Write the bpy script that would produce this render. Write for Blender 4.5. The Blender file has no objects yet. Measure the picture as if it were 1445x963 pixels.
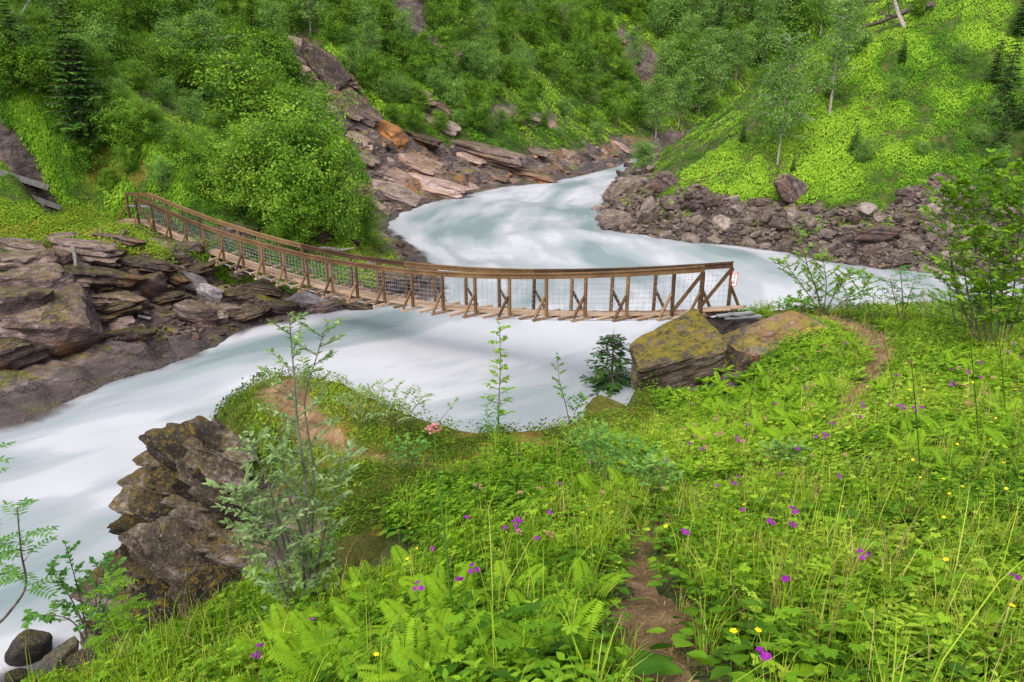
import bpy, bmesh, math, random
import numpy as np
from mathutils import Vector, Matrix, Quaternion

SC = bpy.context.scene
COL = SC.collection
rng = np.random.default_rng(11)
random.seed(5)

# ------------------------------------------------------------------ camera model (photo pixels 1445 x 963)
F, CX, CY = 1000.0, 722.5, 481.5
CAM = np.array([0.0, 0.0, 8.0])
PITCH = math.radians(19.5)
cP, sP = math.cos(PITCH), math.sin(PITCH)

def rays(px, py):
    px = np.asarray(px, float); py = np.asarray(py, float)
    u = (px - CX) / F; v = (CY - py) / F
    return np.stack([u, cP + v * sP, -sP + v * cP], -1)

def pt(px, py, d):
    r = rays(px, py)
    return CAM + r * (np.asarray(d, float) / r[..., 1])[..., None]

def onz(px, py, z):
    r = rays(px, py)
    return CAM + r * ((np.asarray(z, float) - CAM[2]) / r[..., 2])[..., None]

def proj(P):
    R = np.asarray(P, float) - CAM
    w = R[..., 1] * cP - R[..., 2] * sP
    up = R[..., 1] * sP + R[..., 2] * cP
    w = np.where(w < 0.05, 0.05, w)
    return CX + F * R[..., 0] / w, CY - F * up / w, w

# ------------------------------------------------------------------ noise
def _hash(ix, iy, iz):
    h = (ix.astype(np.uint32) * np.uint32(374761393) + iy.astype(np.uint32) * np.uint32(668265263) + iz.astype(np.uint32) * np.uint32(2246822519))
    h = (h ^ (h >> np.uint32(13))) * np.uint32(1274126177)
    h = h ^ (h >> np.uint32(16))
    return (h & np.uint32(0xffff)).astype(np.float64) / 32767.5 - 1.0

def vnoise(P):
    P = np.asarray(P, float)
    i = np.floor(P).astype(np.int64); f = P - i
    f = f * f * f * (f * (f * 6 - 15) + 10)
    x, y, z = i[..., 0], i[..., 1], i[..., 2]
    out = 0
    for dx in (0, 1):
        wx = f[..., 0] if dx else 1 - f[..., 0]
        for dy in (0, 1):
            wy = f[..., 1] if dy else 1 - f[..., 1]
            for dz in (0, 1):
                wz = f[..., 2] if dz else 1 - f[..., 2]
                out = out + wx * wy * wz * _hash(x + dx, y + dy, z + dz)
    return out

def fbm(P, octv=4, gain=0.5):
    P = np.asarray(P, float); a = 1.0; s = 0; n = 0
    for k in range(octv):
        s = s + a * vnoise(P * (2.03 ** k) + 17.3 * k); n += a; a *= gain
    return s / n

def n2(x, y, sc, octv=4, off=0.0):
    return fbm(np.stack([x * sc + off, y * sc - off, np.full_like(x, off * 0.7)], -1), octv)

def sstep(a, b, x):
    t = np.clip((x - a) / (b - a), 0, 1)
    return t * t * (3 - 2 * t)

# ------------------------------------------------------------------ plan geometry
def catmull(pts, n=6):
    p = np.asarray(pts, float); out = []
    for i in range(len(p) - 1):
        a = p[max(i - 1, 0)]; b = p[i]; c = p[i + 1]; d = p[min(i + 2, len(p) - 1)]
        for t in np.arange(n) / n:
            out.append(0.5 * ((2 * b) + (c - a) * t + (2 * a - 5 * b + 4 * c - d) * t * t + (3 * b - a - 3 * c + d) * t ** 3))
    out.append(p[-1])
    return np.array(out)

def dist_poly(x, y, line):
    best = np.full(x.shape, 1e9)
    for a, b in zip(line[:-1], line[1:]):
        vx, vy = b - a
        L = vx * vx + vy * vy + 1e-12
        t = np.clip(((x - a[0]) * vx + (y - a[1]) * vy) / L, 0, 1)
        q = (x - a[0] - t * vx) ** 2 + (y - a[1] - t * vy) ** 2
        best = np.minimum(best, q)
    return np.sqrt(best)

def inside(x, y, poly):
    c = np.zeros(x.shape, bool)
    n = len(poly)
    for i in range(n):
        x1, y1 = poly[i]; x2, y2 = poly[(i + 1) % n]
        if y1 == y2:
            continue
        m = ((y1 > y) != (y2 > y)) & (x < (x2 - x1) * (y - y1) / (y2 - y1) + x1)
        c ^= m
    return c

def pz0(lst):
    a = np.array(lst, float)
    return onz(a[:, 0], a[:, 1], 0)[:, :2].tolist()

LEFT = catmull([(-90, -30), (-45, -3), (-26, 7), (-18, 11.8)] + pz0([(0, 608), (60, 592), (110, 562), (180, 535), (250, 513), (330, 476), (390, 456), (460, 442),
        (560, 432), (612, 420), (622, 402), (606, 375), (585, 350), (556, 332), (553, 312), (590, 292), (640, 280), (700, 266), (770, 258), (830, 246), (868, 236)])
        + [(16, 92), (25, 106), (45, 128), (130, 170)], 4)
RIGHT = catmull([(25, 25), (24.5, 29)] + pz0([(1345, 389), (1230, 378), (1150, 366), (1080, 353), (1020, 346), (950, 339), (900, 331), (850, 322), (846, 296), (862, 262), (880, 243)])
        + [(15, 84), (24, 97), (42, 114), (130, 150)], 4)
NEAR = catmull([(-90, -60), (-30, -14), (-14, 0), (-9.4, 5.5), (-7.5, 7.6), (-6.1, 8.7), (-6.5, 9.6), (-6.9, 10.6), (-6.3, 12), (-5, 13.2), (-3, 13), (-.4, 11.7), (1, 12.3), (2, 14.3),
        (3, 16.8), (5, 18), (9, 18), (14, 19), (20, 21.5), (25, 25)], 4)
RIVER = np.concatenate([LEFT, RIGHT[::-1][:-1], NEAR[::-1]])

TP = [(722, 963, 1.75), (722, 850, 2.9), (722, 760, 4.3), (722, 700, 6), (722, 640, 8.8), (722, 615, 10.0),
      (1200, 963, 1.8), (1200, 800, 3.3), (1200, 650, 6.2), (1200, 560, 9.3), (1200, 500, 12.2), (1200, 445, 15.8),
      (1440, 963, 1.75), (1440, 800, 3.1), (1440, 650, 5.4), (1440, 550, 8.6), (1440, 470, 13), (1340, 450, 15.2),
      (480, 955, 2.6), (560, 820, 4.8), (560, 700, 7.3), (560, 640, 9.2), (430, 870, 4.6), (430, 720, 7.6), (350, 570, 10.8), (420, 530, 11.8), (540, 585, 10.6), (640, 615, 10.3),
      (950, 963, 1.75), (950, 800, 3.4), (950, 700, 5.9), (950, 620, 9.9), (900, 590, 12.0), (960, 580, 12.8), (1100, 530, 12.8), (1080, 570, 11.0), (1040, 449, 16.4), (850, 572, 12.0),
      (290, 892, 5), (280, 890, 7.2), (130, 965, 4), (125, 965, 6.4), (-60, 1100, 4.5), (300, 880, 8.2), (340, 740, 9.3), (330, 620, 10.2), (230, 760, 9.8)]
_tp = np.array(TP, float)
_tP = np.array([pt(*p) for p in TP])
_tP = np.vstack([_tP, [[0, 0, 6.45], [0, -4, 7.4], [3, -4, 7.8], [-4, -3, 6.8], [6, 0, 7.0], [12, 3, 7.2], [12, 9, 5.0], [14, 14, 3.6], [-5, 2, 4.2]]])
_c = _tP[:, :2]; _n = len(_c)
def _tk(r2):
    return np.where(r2 > 0, r2 * np.log(np.maximum(r2, 1e-12)) * 0.5, 0)
_K = _tk(((_c[:, None] - _c[None]) ** 2).sum(-1)) + np.eye(_n) * 0.25
_A = np.zeros((_n + 3, _n + 3)); _A[:_n, :_n] = _K; _A[:_n, _n] = 1; _A[:_n, _n + 1:] = _c; _A[_n:, :_n] = _A[:_n, _n:].T
_w = np.linalg.solve(_A, np.concatenate([_tP[:, 2], np.zeros(3)]))
def tps(x, y):
    z = _w[_n] + _w[_n + 1] * x + _w[_n + 2] * y
    for k in range(_n):
        z = z + _w[k] * _tk((x - _c[k, 0]) ** 2 + (y - _c[k, 1]) ** 2)
    return z

def smin(a, b, k):
    h = np.clip(0.5 + 0.5 * (b - a) / k, 0, 1)
    return b * (1 - h) + a * h - k * h * (1 - h)

def base_height(x, y):
    """height, signed distance to the water's edge (+ on land), land id 0 left 1 right 2 near"""
    dL = dist_poly(x, y, LEFT); dR = dist_poly(x, y, RIGHT); dN = dist_poly(x, y, NEAR)
    inn = inside(x, y, RIVER)
    side = np.argmin(np.stack([dL, dR, dN]), 0)
    d = np.minimum(np.minimum(dL, dR), dN)
    jag = (n2(x, y, 0.55, 3) * 0.45 + n2(x, y, 1.7, 2, 5.) * 0.15) * sstep(6, 20, y)
    s = np.where(inn, -d, d) + jag * np.where(side == 2, 0.4, 1.0)
    sp_ = np.maximum(s, 0)
    big = n2(x, y, 0.07, 3, 3.0); mid = n2(x, y, 0.25, 4, 9.0)
    # left land: stepped rock bank below the bridge end, open slabs upstream
    zA = np.interp(sp_, [0, 1.4, 3.2, 4.6, 6.2, 8.5, 11], [0, .42, .95, 2.0, 2.75, 2.95, 3.7]) + np.maximum(sp_ - 11, 0) * 0.80
    zB = np.interp(sp_, [0, 2, 5, 9], [0, .8, 2.6, 5.4]) + np.maximum(sp_ - 9, 0) * 0.78
    wB = sstep(29, 37, y)
    zL = zA * (1 - wB) + zB * wB
    amp = sstep(7, 16, sp_)
    zL = zL + amp * (big * 2.6 + mid * 1.1) + sstep(.5, 4, sp_) * mid * 0.35
    zR = np.interp(sp_, [0, 1, 3, 6], [0, .45, 1.6, 3.4]) + np.maximum(sp_ - 6, 0) * 0.70
    zR = zR + amp * (big * 1.8 + mid * 1.5) + sstep(.5, 4, sp_) * mid * 0.3
    zN = smin(tps(x, y) + n2(x, y, 0.9, 4, 2.0) * 0.10 + n2(x, y, 3.0, 3, 6.0) * 0.025, 2.3 * sp_, 0.35)
    z = np.where(side == 0, zL, np.where(side == 1, zR, zN))
    z = np.where(s < 0, np.maximum(s * 0.9, -1.6) - 0.02, z)
    return z, s, side

# ------------------------------------------------------------------ the terrain grid
NR, NC = 640, 600
DD = np.concatenate([np.linspace(-4, 0.9, 30), 0.9 * (250 / 0.9) ** (np.arange(1, NR - 29) / (NR - 30))])
UU = np.linspace(-1.02, 1.02, NC)
GD, GU = np.meshgrid(DD, UU, indexing='ij')
GX = GU * (np.maximum(GD, 0) * 1.0 + 4.0)
GY = GD.copy()
GZ, GS, GSIDE = base_height(GX, GY)

ROCKPOLY = [
    [(415, 40), (470, 85), (505, 140), (560, 195), (640, 200), (700, 222), (780, 222), (850, 212), (885, 225), (885, 250), (760, 268), (640, 295), (540, 330), (505, 300), (525, 250), (500, 205), (440, 145), (420, 130)],
    [(540, -20), (590, -20), (608, 50), (632, 78), (600, 64), (560, 35)],
    [(765, -10), (800, 5), (830, 60), (800, 48)],
    [(860, 30), (900, 60), (955, 90), (965, 118), (905, 120), (885, 80)],
    [(-80, 120), (0, 165), (60, 195), (95, 235), (80, 265), (30, 250), (-40, 230)],
    [(598, 125), (640, 160), (632, 190), (600, 170)],
    [(200, 70), (245, 88), (250, 112), (205, 100)],
    [(690, 145), (730, 150), (790, 165), (780, 180), (700, 165)],
    [(560, 110), (590, 130), (640, 175), (600, 175)],
    [(1285, 262), (1330, 236), (1390, 300), (1420, 380), (1340, 380), (1230, 330)],
]
gpx, gpy, gw = proj(np.stack([GX, GY, GZ], -1))
jx = n2(GX, GY, 0.5, 3, 21.) * 26 * 30 / np.maximum(gw, 12); jy = n2(GX, GY, 0.5, 3, 31.) * 26 * 30 / np.maximum(gw, 12)
ROCK = np.zeros_like(GZ)
for k, poly in enumerate(ROCKPOLY):
    m = inside(gpx + jx, gpy + jy, poly) & (GSIDE == (1 if k == 9 else 0))
    ROCK = np.maximum(ROCK, m.astype(float))
edge = n2(GX, GY, 0.4, 4, 41.)
lowL = (GSIDE == 0) & (GS < np.where(GY < 30, 6.3, np.where(GY < 42, 2.2, 4.0)) + edge * 2.0)
lowR = (GSIDE == 1) & (GS < 3.6 + edge * 1.8)
ROCK = np.maximum(ROCK, (lowL | lowR | (GS < 0.35)).astype(float))
ocp = [(150, 640), (300, 575), (335, 640), (420, 690), (470, 760), (465, 830), (350, 870), (290, 900), (160, 920)]
ROCK = np.maximum(ROCK, (inside(gpx, gpy, ocp) & (GSIDE == 2) & (GY > 6)).astype(float))
ROCK = np.maximum(ROCK, (inside(gpx, gpy, [(880, 450), (1120, 450), (1040, 550), (900, 560)]) & (GSIDE == 2)).astype(float))
for _ in range(2):
    R = np.pad(ROCK, 1, mode='edge')
    ROCK = (R[:-2, 1:-1] + R[2:, 1:-1] + R[1:-1, :-2] + R[1:-1, 2:] + 2 * R[1:-1, 1:-1]) / 6
# bedded rock: tilted ledges where rock is bare
hs = np.where(GSIDE == 1, 0.55, 0.42) * np.where(GY > 34, 1.9, 1.0)
q = (GZ + 0.10 * GX - 0.05 * GY + n2(GX, GY, 0.45, 3, 51.) * 0.5) / hs
fr = q - np.floor(q)
led = (np.floor(q) + sstep(0.50, 0.92, fr) - q) * hs
blk = np.abs(n2(GX * 0.9 + GY * 0.5, GY * 1.3, 0.55, 4, 61.))
GZ = GZ + ROCK * sstep(0.1, 0.9, GS) * (0.95 * led + 0.55 * (0.35 - blk) * np.where(GY > 30, 1.4, 1.0) + n2(GX, GY, 2.2, 3, 71.) * 0.06)

GZ = GZ - 0.55 * sstep(0, .3, inside(gpx, gpy, [(120, 600), (290, 575), (330, 640), (345, 760), (350, 850), (300, 880), (150, 900)]) * (GSIDE == 2) * (GY > 6) * 1.0)
# the ground keeps clear below the walkway of the bridge
BRL = np.array([[3.9, 16.3], [-16.0, 30.1], [-18.2, 30.6]])
_bd = dist_poly(GX, GY, BRL)
_bz = np.interp(GX, [-18.2, -16, -12, -6, 3.9], [2.75, 2.65, 2.35, 2.25, 2.8])
GZ = np.where(GSIDE == 0, np.minimum(GZ, _bz - 0.28 + np.maximum(_bd - 1.4, 0) * 2.2), GZ)

PATHS_PX = [[(960, 1010), (945, 940), (925, 880), (905, 810), (915, 755), (960, 715), (1040, 680), (1120, 640), (1180, 598), (1215, 550), (1240, 505), (1225, 470), (1170, 448), (1110, 442)],
            [(790, 672), (660, 664), (590, 655), (520, 645), (470, 615), (430, 585), (395, 548)]]

def grid_uv(x, y):
    r = np.interp(y, DD, np.arange(NR))
    u = x / (np.maximum(y, 0) + 4.0)
    c = (u - UU[0]) / (UU[-1] - UU[0]) * (NC - 1)
    return np.clip(r, 0, NR - 1.001), np.clip(c, 0, NC - 1.001)

def samp(G, x, y):
    r, c = grid_uv(np.asarray(x, float), np.asarray(y, float))
    i = r.astype(int); j = c.astype(int); a = r - i; b = c - j
    return G[i, j] * (1 - a) * (1 - b) + G[i + 1, j] * a * (1 - b) + G[i, j + 1] * (1 - a) * b + G[i + 1, j + 1] * a * b

def H(x, y):
    return samp(GZ, x, y)

_MD = 1.0 * (230 / 1.0) ** (np.arange(900) / 899)
def hit(px, py):
    """where the sight line through a photo pixel first meets the ground"""
    px = np.atleast_1d(np.asarray(px, float)); py = np.atleast_1d(np.asarray(py, float))
    r = rays(px, py)
    P = CAM + r[:, None, :] * (_MD[None, :] / r[:, 1:2])[..., None]
    dz = P[..., 2] - np.maximum(H(P[..., 0], P[..., 1]), 0)
    k = np.argmax(dz < 0, 1); k = np.where((dz < 0).any(1), k, len(_MD) - 1); k = np.maximum(k, 1)
    a = dz[np.arange(len(px)), k - 1]; b = dz[np.arange(len(px)), k]
    t = np.clip(a / (a - b + 1e-9), 0, 1)
    d = _MD[k - 1] * (1 - t) + _MD[k] * t
    Q = CAM + r * (d / r[:, 1])[:, None]
    Q[:, 2] = H(Q[:, 0], Q[:, 1])
    return Q
def hit1(px, py):
    return hit(px, py)[0]
def mpp(P):
    return proj(np.asarray(P))[2] / F        # metres per photo pixel at a point

# ------------------------------------------------------------------ mesh helpers
def link(o, parent=None):
    COL.objects.link(o)
    if parent is not None:
        o.parent = parent
    return o

def mesh_np(name, V, Q, mats, attrs=None, smooth=False, mi=None):
    """V (n,3); Q (m,3) or (m,4) int array, or list of such arrays"""
    me = bpy.data.meshes.new(name)
    V = np.asarray(V, np.float32)
    parts = Q if isinstance(Q, list) else [Q]
    loops = np.concatenate([np.asarray(p, np.int32).ravel() for p in parts])
    sizes = np.concatenate([np.full(len(p), np.asarray(p).shape[1], np.int32) for p in parts])
    me.vertices.add(len(V)); me.vertices.foreach_set('co', V.ravel())
    me.loops.add(len(loops)); me.loops.foreach_set('vertex_index', loops)
    me.polygons.add(len(sizes))
    st = np.zeros(len(sizes), np.int32); st[1:] = np.cumsum(sizes)[:-1]
    me.polygons.foreach_set('loop_start', st); me.polygons.foreach_set('loop_total', sizes)
    if mi is not None:
        me.polygons.foreach_set('material_index', np.asarray(mi, np.int32))
    me.polygons.foreach_set('use_smooth', np.full(len(sizes), bool(smooth)))
    for m in (mats if isinstance(mats, (list, tuple)) else [mats]):
        me.materials.append(m)
    me.update(calc_edges=True)
    for k, a in (attrs or {}).items():
        a = np.asarray(a, np.float32)
        at = me.attributes.new(k, 'FLOAT', 'POINT'); at.data.foreach_set('value', a)
    return me

def obj(name, me, parent=None):
    return link(bpy.data.objects.new(name, me), parent)

def tag(o, label=None, cat=None, group=None, kind=None):
    if label: o['label'] = label
    if cat: o['category'] = cat
    if group: o['group'] = group
    if kind: o['kind'] = kind
    return o

def empty(name, loc=(0, 0, 0), rz=0.0):
    o = bpy.data.objects.new(name, None); o.empty_display_size = 0.2
    o.location = loc; o.rotation_euler = (0, 0, rz)
    return link(o)

class MB:
    """collects quads / triangles into one mesh"""
    def __init__(s): s.V = []; s.Q = []; s.T = []; s.n = 0; s.a = []
    def add(s, V, Q=None, T=None, tint=0.0):
        V = np.asarray(V, float).reshape(-1, 3)
        if Q is not None and len(Q): s.Q.append(np.asarray(Q, int).reshape(-1, 4) + s.n)
        if T is not None and len(T): s.T.append(np.asarray(T, int).reshape(-1, 3) + s.n)
        s.V.append(V); s.a.append(np.broadcast_to(np.asarray(tint, float), (len(V),)).copy()); s.n += len(V)
    def box(s, c, ax, ay, az, tint=0.0):
        """box by centre and three half-axes"""
        c, ax, ay, az = [np.asarray(k, float) for k in (c, ax, ay, az)]
        V = [c + i * ax + j * ay + k * az for i in (-1, 1) for j in (-1, 1) for k in (-1, 1)]
        s.add(V, [(0, 1, 3, 2), (4, 6, 7, 5), (0, 4, 5, 1), (2, 3, 7, 6), (0, 2, 6, 4), (1, 5, 7, 3)], tint=tint)
    def bar(s, a, b, w, h, up=(0, 0, 1), tint=0.0):
        a = np.asarray(a, float); b = np.asarray(b, float)
        d = b - a; L = np.linalg.norm(d); d = d / L
        sd = np.cross(d, up); 
        if np.linalg.norm(sd) < 1e-4: sd = np.cross(d, (1, 0, 0))
        sd /= np.linalg.norm(sd); u = np.cross(sd, d)
        s.box((a + b) / 2, d * L / 2, sd * w / 2, u * h / 2, tint)
    def tube(s, P, r, k=6, tint=0.0):
        P = np.asarray(P, float); n = len(P); r = np.broadcast_to(np.asarray(r, float), (n,))
        T = np.gradient(P, axis=0); T /= np.linalg.norm(T, axis=1)[:, None] + 1e-9
        ref = np.where(np.abs(T[:, 2:3]) > 0.9, np.array([[1., 0, 0]]), np.array([[0, 0, 1.]]))
        ref = np.array([1., 0.1, 0.02]) if np.abs(T[:, 2]).mean() > 0.7 else np.array([0.02, 0.1, 1.])
        A = np.cross(T, ref); A /= np.linalg.norm(A, axis=1)[:, None] + 1e-9; B = np.cross(T, A)
        an = np.arange(k) / k * 2 * math.pi
        V = P[:, None] + r[:, None, None] * (np.cos(an)[None, :, None] * A[:, None] + np.sin(an)[None, :, None] * B[:, None])
        i = np.arange(n - 1)[:, None] * k; j = np.arange(k)[None]; j2 = (j + 1) % k
        Q = np.stack([i + j, i + j2, i + k + j2, i + k + j], -1).reshape(-1, 4)
        Vv = V.reshape(-1, 3)
        T3 = []
        if k >= 3:
            base = len(Vv); Vv = np.vstack([Vv, P[:1], P[-1:]])
            for q in range(k):
                T3.append((base, (q + 1) % k, q)); T3.append((base + 1, (n - 1) * k + q, (n - 1) * k + (q + 1) % k))
        s.add(Vv, Q, T3, tint)
    def data(s):
        V = np.vstack(s.V); fs = []
        if s.Q: fs.append(np.vstack(s.Q))
        if s.T: fs.append(np.vstack(s.T))
        return V, fs, np.concatenate(s.a)
    def mesh(s, name, mat, smooth=False):
        V, fs, a = s.data()
        return mesh_np(name, V, fs, mat, {'tint': a}, smooth)
    def build(s, name, mat, parent=None, smooth=False):
        return obj(name, s.mesh(name, mat, smooth), parent)
# ------------------------------------------------------------------ materials
class NT:
    def __init__(s, name):
        s.m = bpy.data.materials.new(name); s.m.use_nodes = True
        s.t = s.m.node_tree; s.t.nodes.clear()
        s.out = s.n('ShaderNodeOutputMaterial')
    def n(s, typ, **kw):
        o = s.t.nodes.new(typ)
        for k, v in kw.items():
            if k in ('operation', 'blend_type', 'data_type', 'noise_dimensions', 'attribute_name', 'wave_type', 'feature', 'bands_direction', 'distance', 'musgrave_type', 'clamp', 'interpolation_type'):
                setattr(o, k, v)
            else:
                s.put(o, k, v)
        return o
    def put(s, o, k, v):
        i = o.inputs[k] if isinstance(k, str) and k in o.inputs else o.inputs[int(k[1:])]
        if hasattr(v, 'is_linked') or hasattr(v, 'links'):
            s.t.links.new(v, i)
        elif isinstance(v, tuple) and i.type == 'RGBA':
            i.default_value = v if len(v) == 4 else v + (1.0,)
        else:
            i.default_value = v
    def coord(s, kind='Object'):
        return s.n('ShaderNodeTexCoord').outputs[kind]
    def pos(s):
        return s.n('ShaderNodeNewGeometry').outputs['Position']
    def nz(s):
        g = s.n('ShaderNodeNewGeometry').outputs['Normal']
        return s.n('ShaderNodeSeparateXYZ', Vector=g).outputs['Z']
    def mapping(s, v, scale=(1, 1, 1), rot=(0, 0, 0), loc=(0, 0, 0)):
        return s.n('ShaderNodeMapping', Vector=v, Scale=scale, Rotation=rot, Location=loc).outputs[0]
    def noise(s, v, scale, detail=5.0, rough=0.55, dist=0.0):
        return s.n('ShaderNodeTexNoise', Vector=v, Scale=scale, Detail=detail, Roughness=rough, Distortion=dist).outputs['Fac']
    def ramp(s, fac, stops, interp='LINEAR'):
        o = s.n('ShaderNodeValToRGB', Fac=fac); cr = o.color_ramp; cr.interpolation = interp
        while len(cr.elements) > len(stops): cr.elements.remove(cr.elements[-1])
        while len(cr.elements) < len(stops): cr.elements.new(0.5)
        for e, (p, c) in zip(cr.elements, stops):
            e.position = p; e.color = (c if isinstance(c, tuple) else (c, c, c)) + ((1.0,) if not isinstance(c, tuple) or len(c) == 3 else ())
        return o.outputs[0]
    def mix(s, fac, a, b, mode='MIX'):
        o = s.n('ShaderNodeMix', data_type='RGBA', blend_type=mode)
        for i, v in ((0, fac), (6, a), (7, b)):
            inp = o.inputs[i]
            if hasattr(v, 'links'): s.t.links.new(v, inp)
            elif isinstance(v, tuple): inp.default_value = v if len(v) == 4 else v + (1.0,)
            else: inp.default_value = v
        return o.outputs[2]
    def math(s, op, a, b=0.0, c=0.0, clamp=False):
        o = s.n('ShaderNodeMath', operation=op); o.use_clamp = clamp
        for i, v in enumerate((a, b, c)):
            if hasattr(v, 'links'): s.t.links.new(v, o.inputs[i])
            else: o.inputs[i].default_value = v
        return o.outputs[0]
    def attr(s, name):
        return s.n('ShaderNodeAttribute', attribute_name=name).outputs['Fac']
    def bump(s, h, strength=0.5, dist=0.05, normal=None):
        o = s.n('ShaderNodeBump', Height=h, Strength=strength, Distance=dist)
        if normal is not None: s.t.links.new(normal, o.inputs['Normal'])
        return o.outputs[0]
    def bsdf(s, col, rough=0.8, spec=0.3, normal=None):
        o = s.n('ShaderNodeBsdfPrincipled')
        s.put(o, 'Base Color', col); s.put(o, 'Roughness', rough); s.put(o, 'Specular IOR Level', spec)
        if normal is not None: s.put(o, 'Normal', normal)
        return o.outputs[0]
    def end(s, sh):
        s.t.links.new(sh, s.out.inputs['Surface']); return s.m

def leaf_mat(name, cols, trans=0.35, tint='tint', rough=0.55, var=0.25):
    """cols: dark .. light leaf colours; 'tint' picks among them leaf by leaf"""
    t = NT(name)
    f = t.attr(tint)
    rnd = t.n('ShaderNodeObjectInfo').outputs['Random']
    nz = t.noise(t.pos(), 1.3, 2.0)
    f2 = t.math('ADD', f, t.math('MULTIPLY', t.math('SUBTRACT', nz, 0.5), 0.55))
    f2 = t.math('ADD', f2, t.math('MULTIPLY', t.math('SUBTRACT', rnd, 0.5), var), clamp=True)
    k = len(cols) - 1
    col = t.ramp(f2, [(i / k, c) for i, c in enumerate(cols)])
    p = t.bsdf(col, rough, 0.10)
    tr = t.n('ShaderNodeBsdfTranslucent', Color=t.mix(1.0, col, (1.25, 1.2, 0.55), 'MULTIPLY')).outputs[0]
    m = t.n('ShaderNodeMixShader', Fac=trans)
    t.t.links.new(p, m.inputs[1]); t.t.links.new(tr, m.inputs[2])
    return t.end(m.outputs[0])

def rock_mat(name, cols, moss=0.6, orange=0.0, scale=1.0, moss_cols=((0.05, 0.07, 0.008), (0.16, 0.15, 0.012), (0.22, 0.14, 0.015)), lichen=0.25, tilt=(0.35, 0.15, 0.0), world=False, mossup=0.45):
    t = NT(name)
    v = t.pos() if world else t.coord('Object')
    rnd = t.n('ShaderNodeObjectInfo').outputs['Random']
    n1 = t.noise(v, 0.9 * scale, 6, 0.62, 0.4)
    n2_ = t.noise(t.mapping(v, (1, 1, 5), tilt), 2.2 * scale, 6, 0.65)
    f = t.math('ADD', t.math('MULTIPLY', n1, 0.5), t.math('MULTIPLY', n2_, 0.5))
    f = t.math('ADD', f, t.math('MULTIPLY', t.math('SUBTRACT', rnd, 0.5), 0.30))
    k = len(cols) - 1
    col = t.ramp(f, [(0.30 + 0.4 * i / k, c) for i, c in enumerate(cols)])
    fine = t.noise(t.mapping(v, (1, 1, 2.2), tilt), 12 * scale, 7, 0.74)
    col = t.mix(0.55, col, t.ramp(fine, [(0.28, 0.30), (0.62, 1.25)]), 'MULTIPLY')
    wv = t.n('ShaderNodeTexNoise', Vector=v, Scale=1.7 * scale, Detail=4.0, Roughness=0.6).outputs['Color']
    wv = t.n('ShaderNodeVectorMath', operation='MULTIPLY_ADD', i0=wv, i1=(0.7 / scale,) * 3, i2=v).outputs[0]
    cr = t.n('ShaderNodeTexVoronoi', feature='DISTANCE_TO_EDGE', Vector=t.mapping(wv, (0.55, 0.8, 3.6), tilt), Scale=1.3 * scale).outputs['Distance']
    crack = t.ramp(cr, [(0.0, 0.0), (0.022, 0.8), (0.06, 1.0)])
    col = t.mix(t.math('MULTIPLY', t.math('SUBTRACT', 1.0, crack), 0.55), col, (0.02, 0.016, 0.014))
    if orange > 0:
        om = t.ramp(t.noise(v, 0.42 * scale, 4, 0.6, 0.6), [(0.56 - 0.12 * orange, 0.0), (0.66, 1.0)])
        col = t.mix(t.math('MULTIPLY', om, min(1, orange)), col, t.mix(n2_, (0.20, 0.075, 0.02), (0.42, 0.17, 0.03)))
    if lichen > 0:
        lm = t.ramp(t.noise(v, 7 * scale, 5, 0.7), [(0.60, 0.0), (0.66, 1.0)])
        col = t.mix(t.math('MULTIPLY', lm, lichen), col, (0.36, 0.35, 0.33))
    mn = t.noise(v, 2.7 * scale, 6, 0.7)
    mm = t.math('ADD', t.math('MULTIPLY', t.math('SUBTRACT', t.nz(), mossup + 0.18), 1.3), t.math('ADD', t.math('MULTIPLY', t.math('SUBTRACT', mn, 0.5), 3.0), t.math('MULTIPLY', t.math('SUBTRACT', fine, 0.5), 2.6)))
    mm = t.ramp(mm, [(0.30, 0.0), (0.55, 1.0)])
    mc = t.ramp(t.noise(v, 5.1 * scale, 6, 0.7), [(0.3, moss_cols[0]), (0.5, moss_cols[1]), (0.68, moss_cols[2])])
    col = t.mix(t.math('MULTIPLY', mm, moss), col, mc)
    h = t.math('ADD', t.math('MULTIPLY', n2_, 0.7), t.math('MULTIPLY', fine, 0.25))
    h = t.math('ADD', h, t.math('MULTIPLY', crack, 0.18))
    bn = t.bump(h, 1.0, 0.22 / scale)
    return t.end(t.bsdf(col, t.ramp(fine, [(0.3, 0.62), (0.7, 0.9)]), 0.18, bn))

def wood_mat(name, c1, c2, c3, sc=(3, 3, 0.4)):
    t = NT(name)
    v = t.pos()
    g = t.noise(t.mapping(v, (9, 9, 9)), 1.2, 6, 0.7)
    g2 = t.noise(v, 1.1, 3, 0.5)
    f = t.math('ADD', t.math('MULTIPLY', g, 0.55), t.math('MULTIPLY', g2, 0.45))
    f = t.math('ADD', f, t.math('MULTIPLY', t.math('SUBTRACT', t.attr('tint'), 0.5), 0.35))
    col = t.ramp(f, [(0.3, c1), (0.5, c2), (0.7, c3)])
    return t.end(t.bsdf(col, 0.78, 0.25, t.bump(g, 0.5, 0.01)))

M = {}
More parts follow.
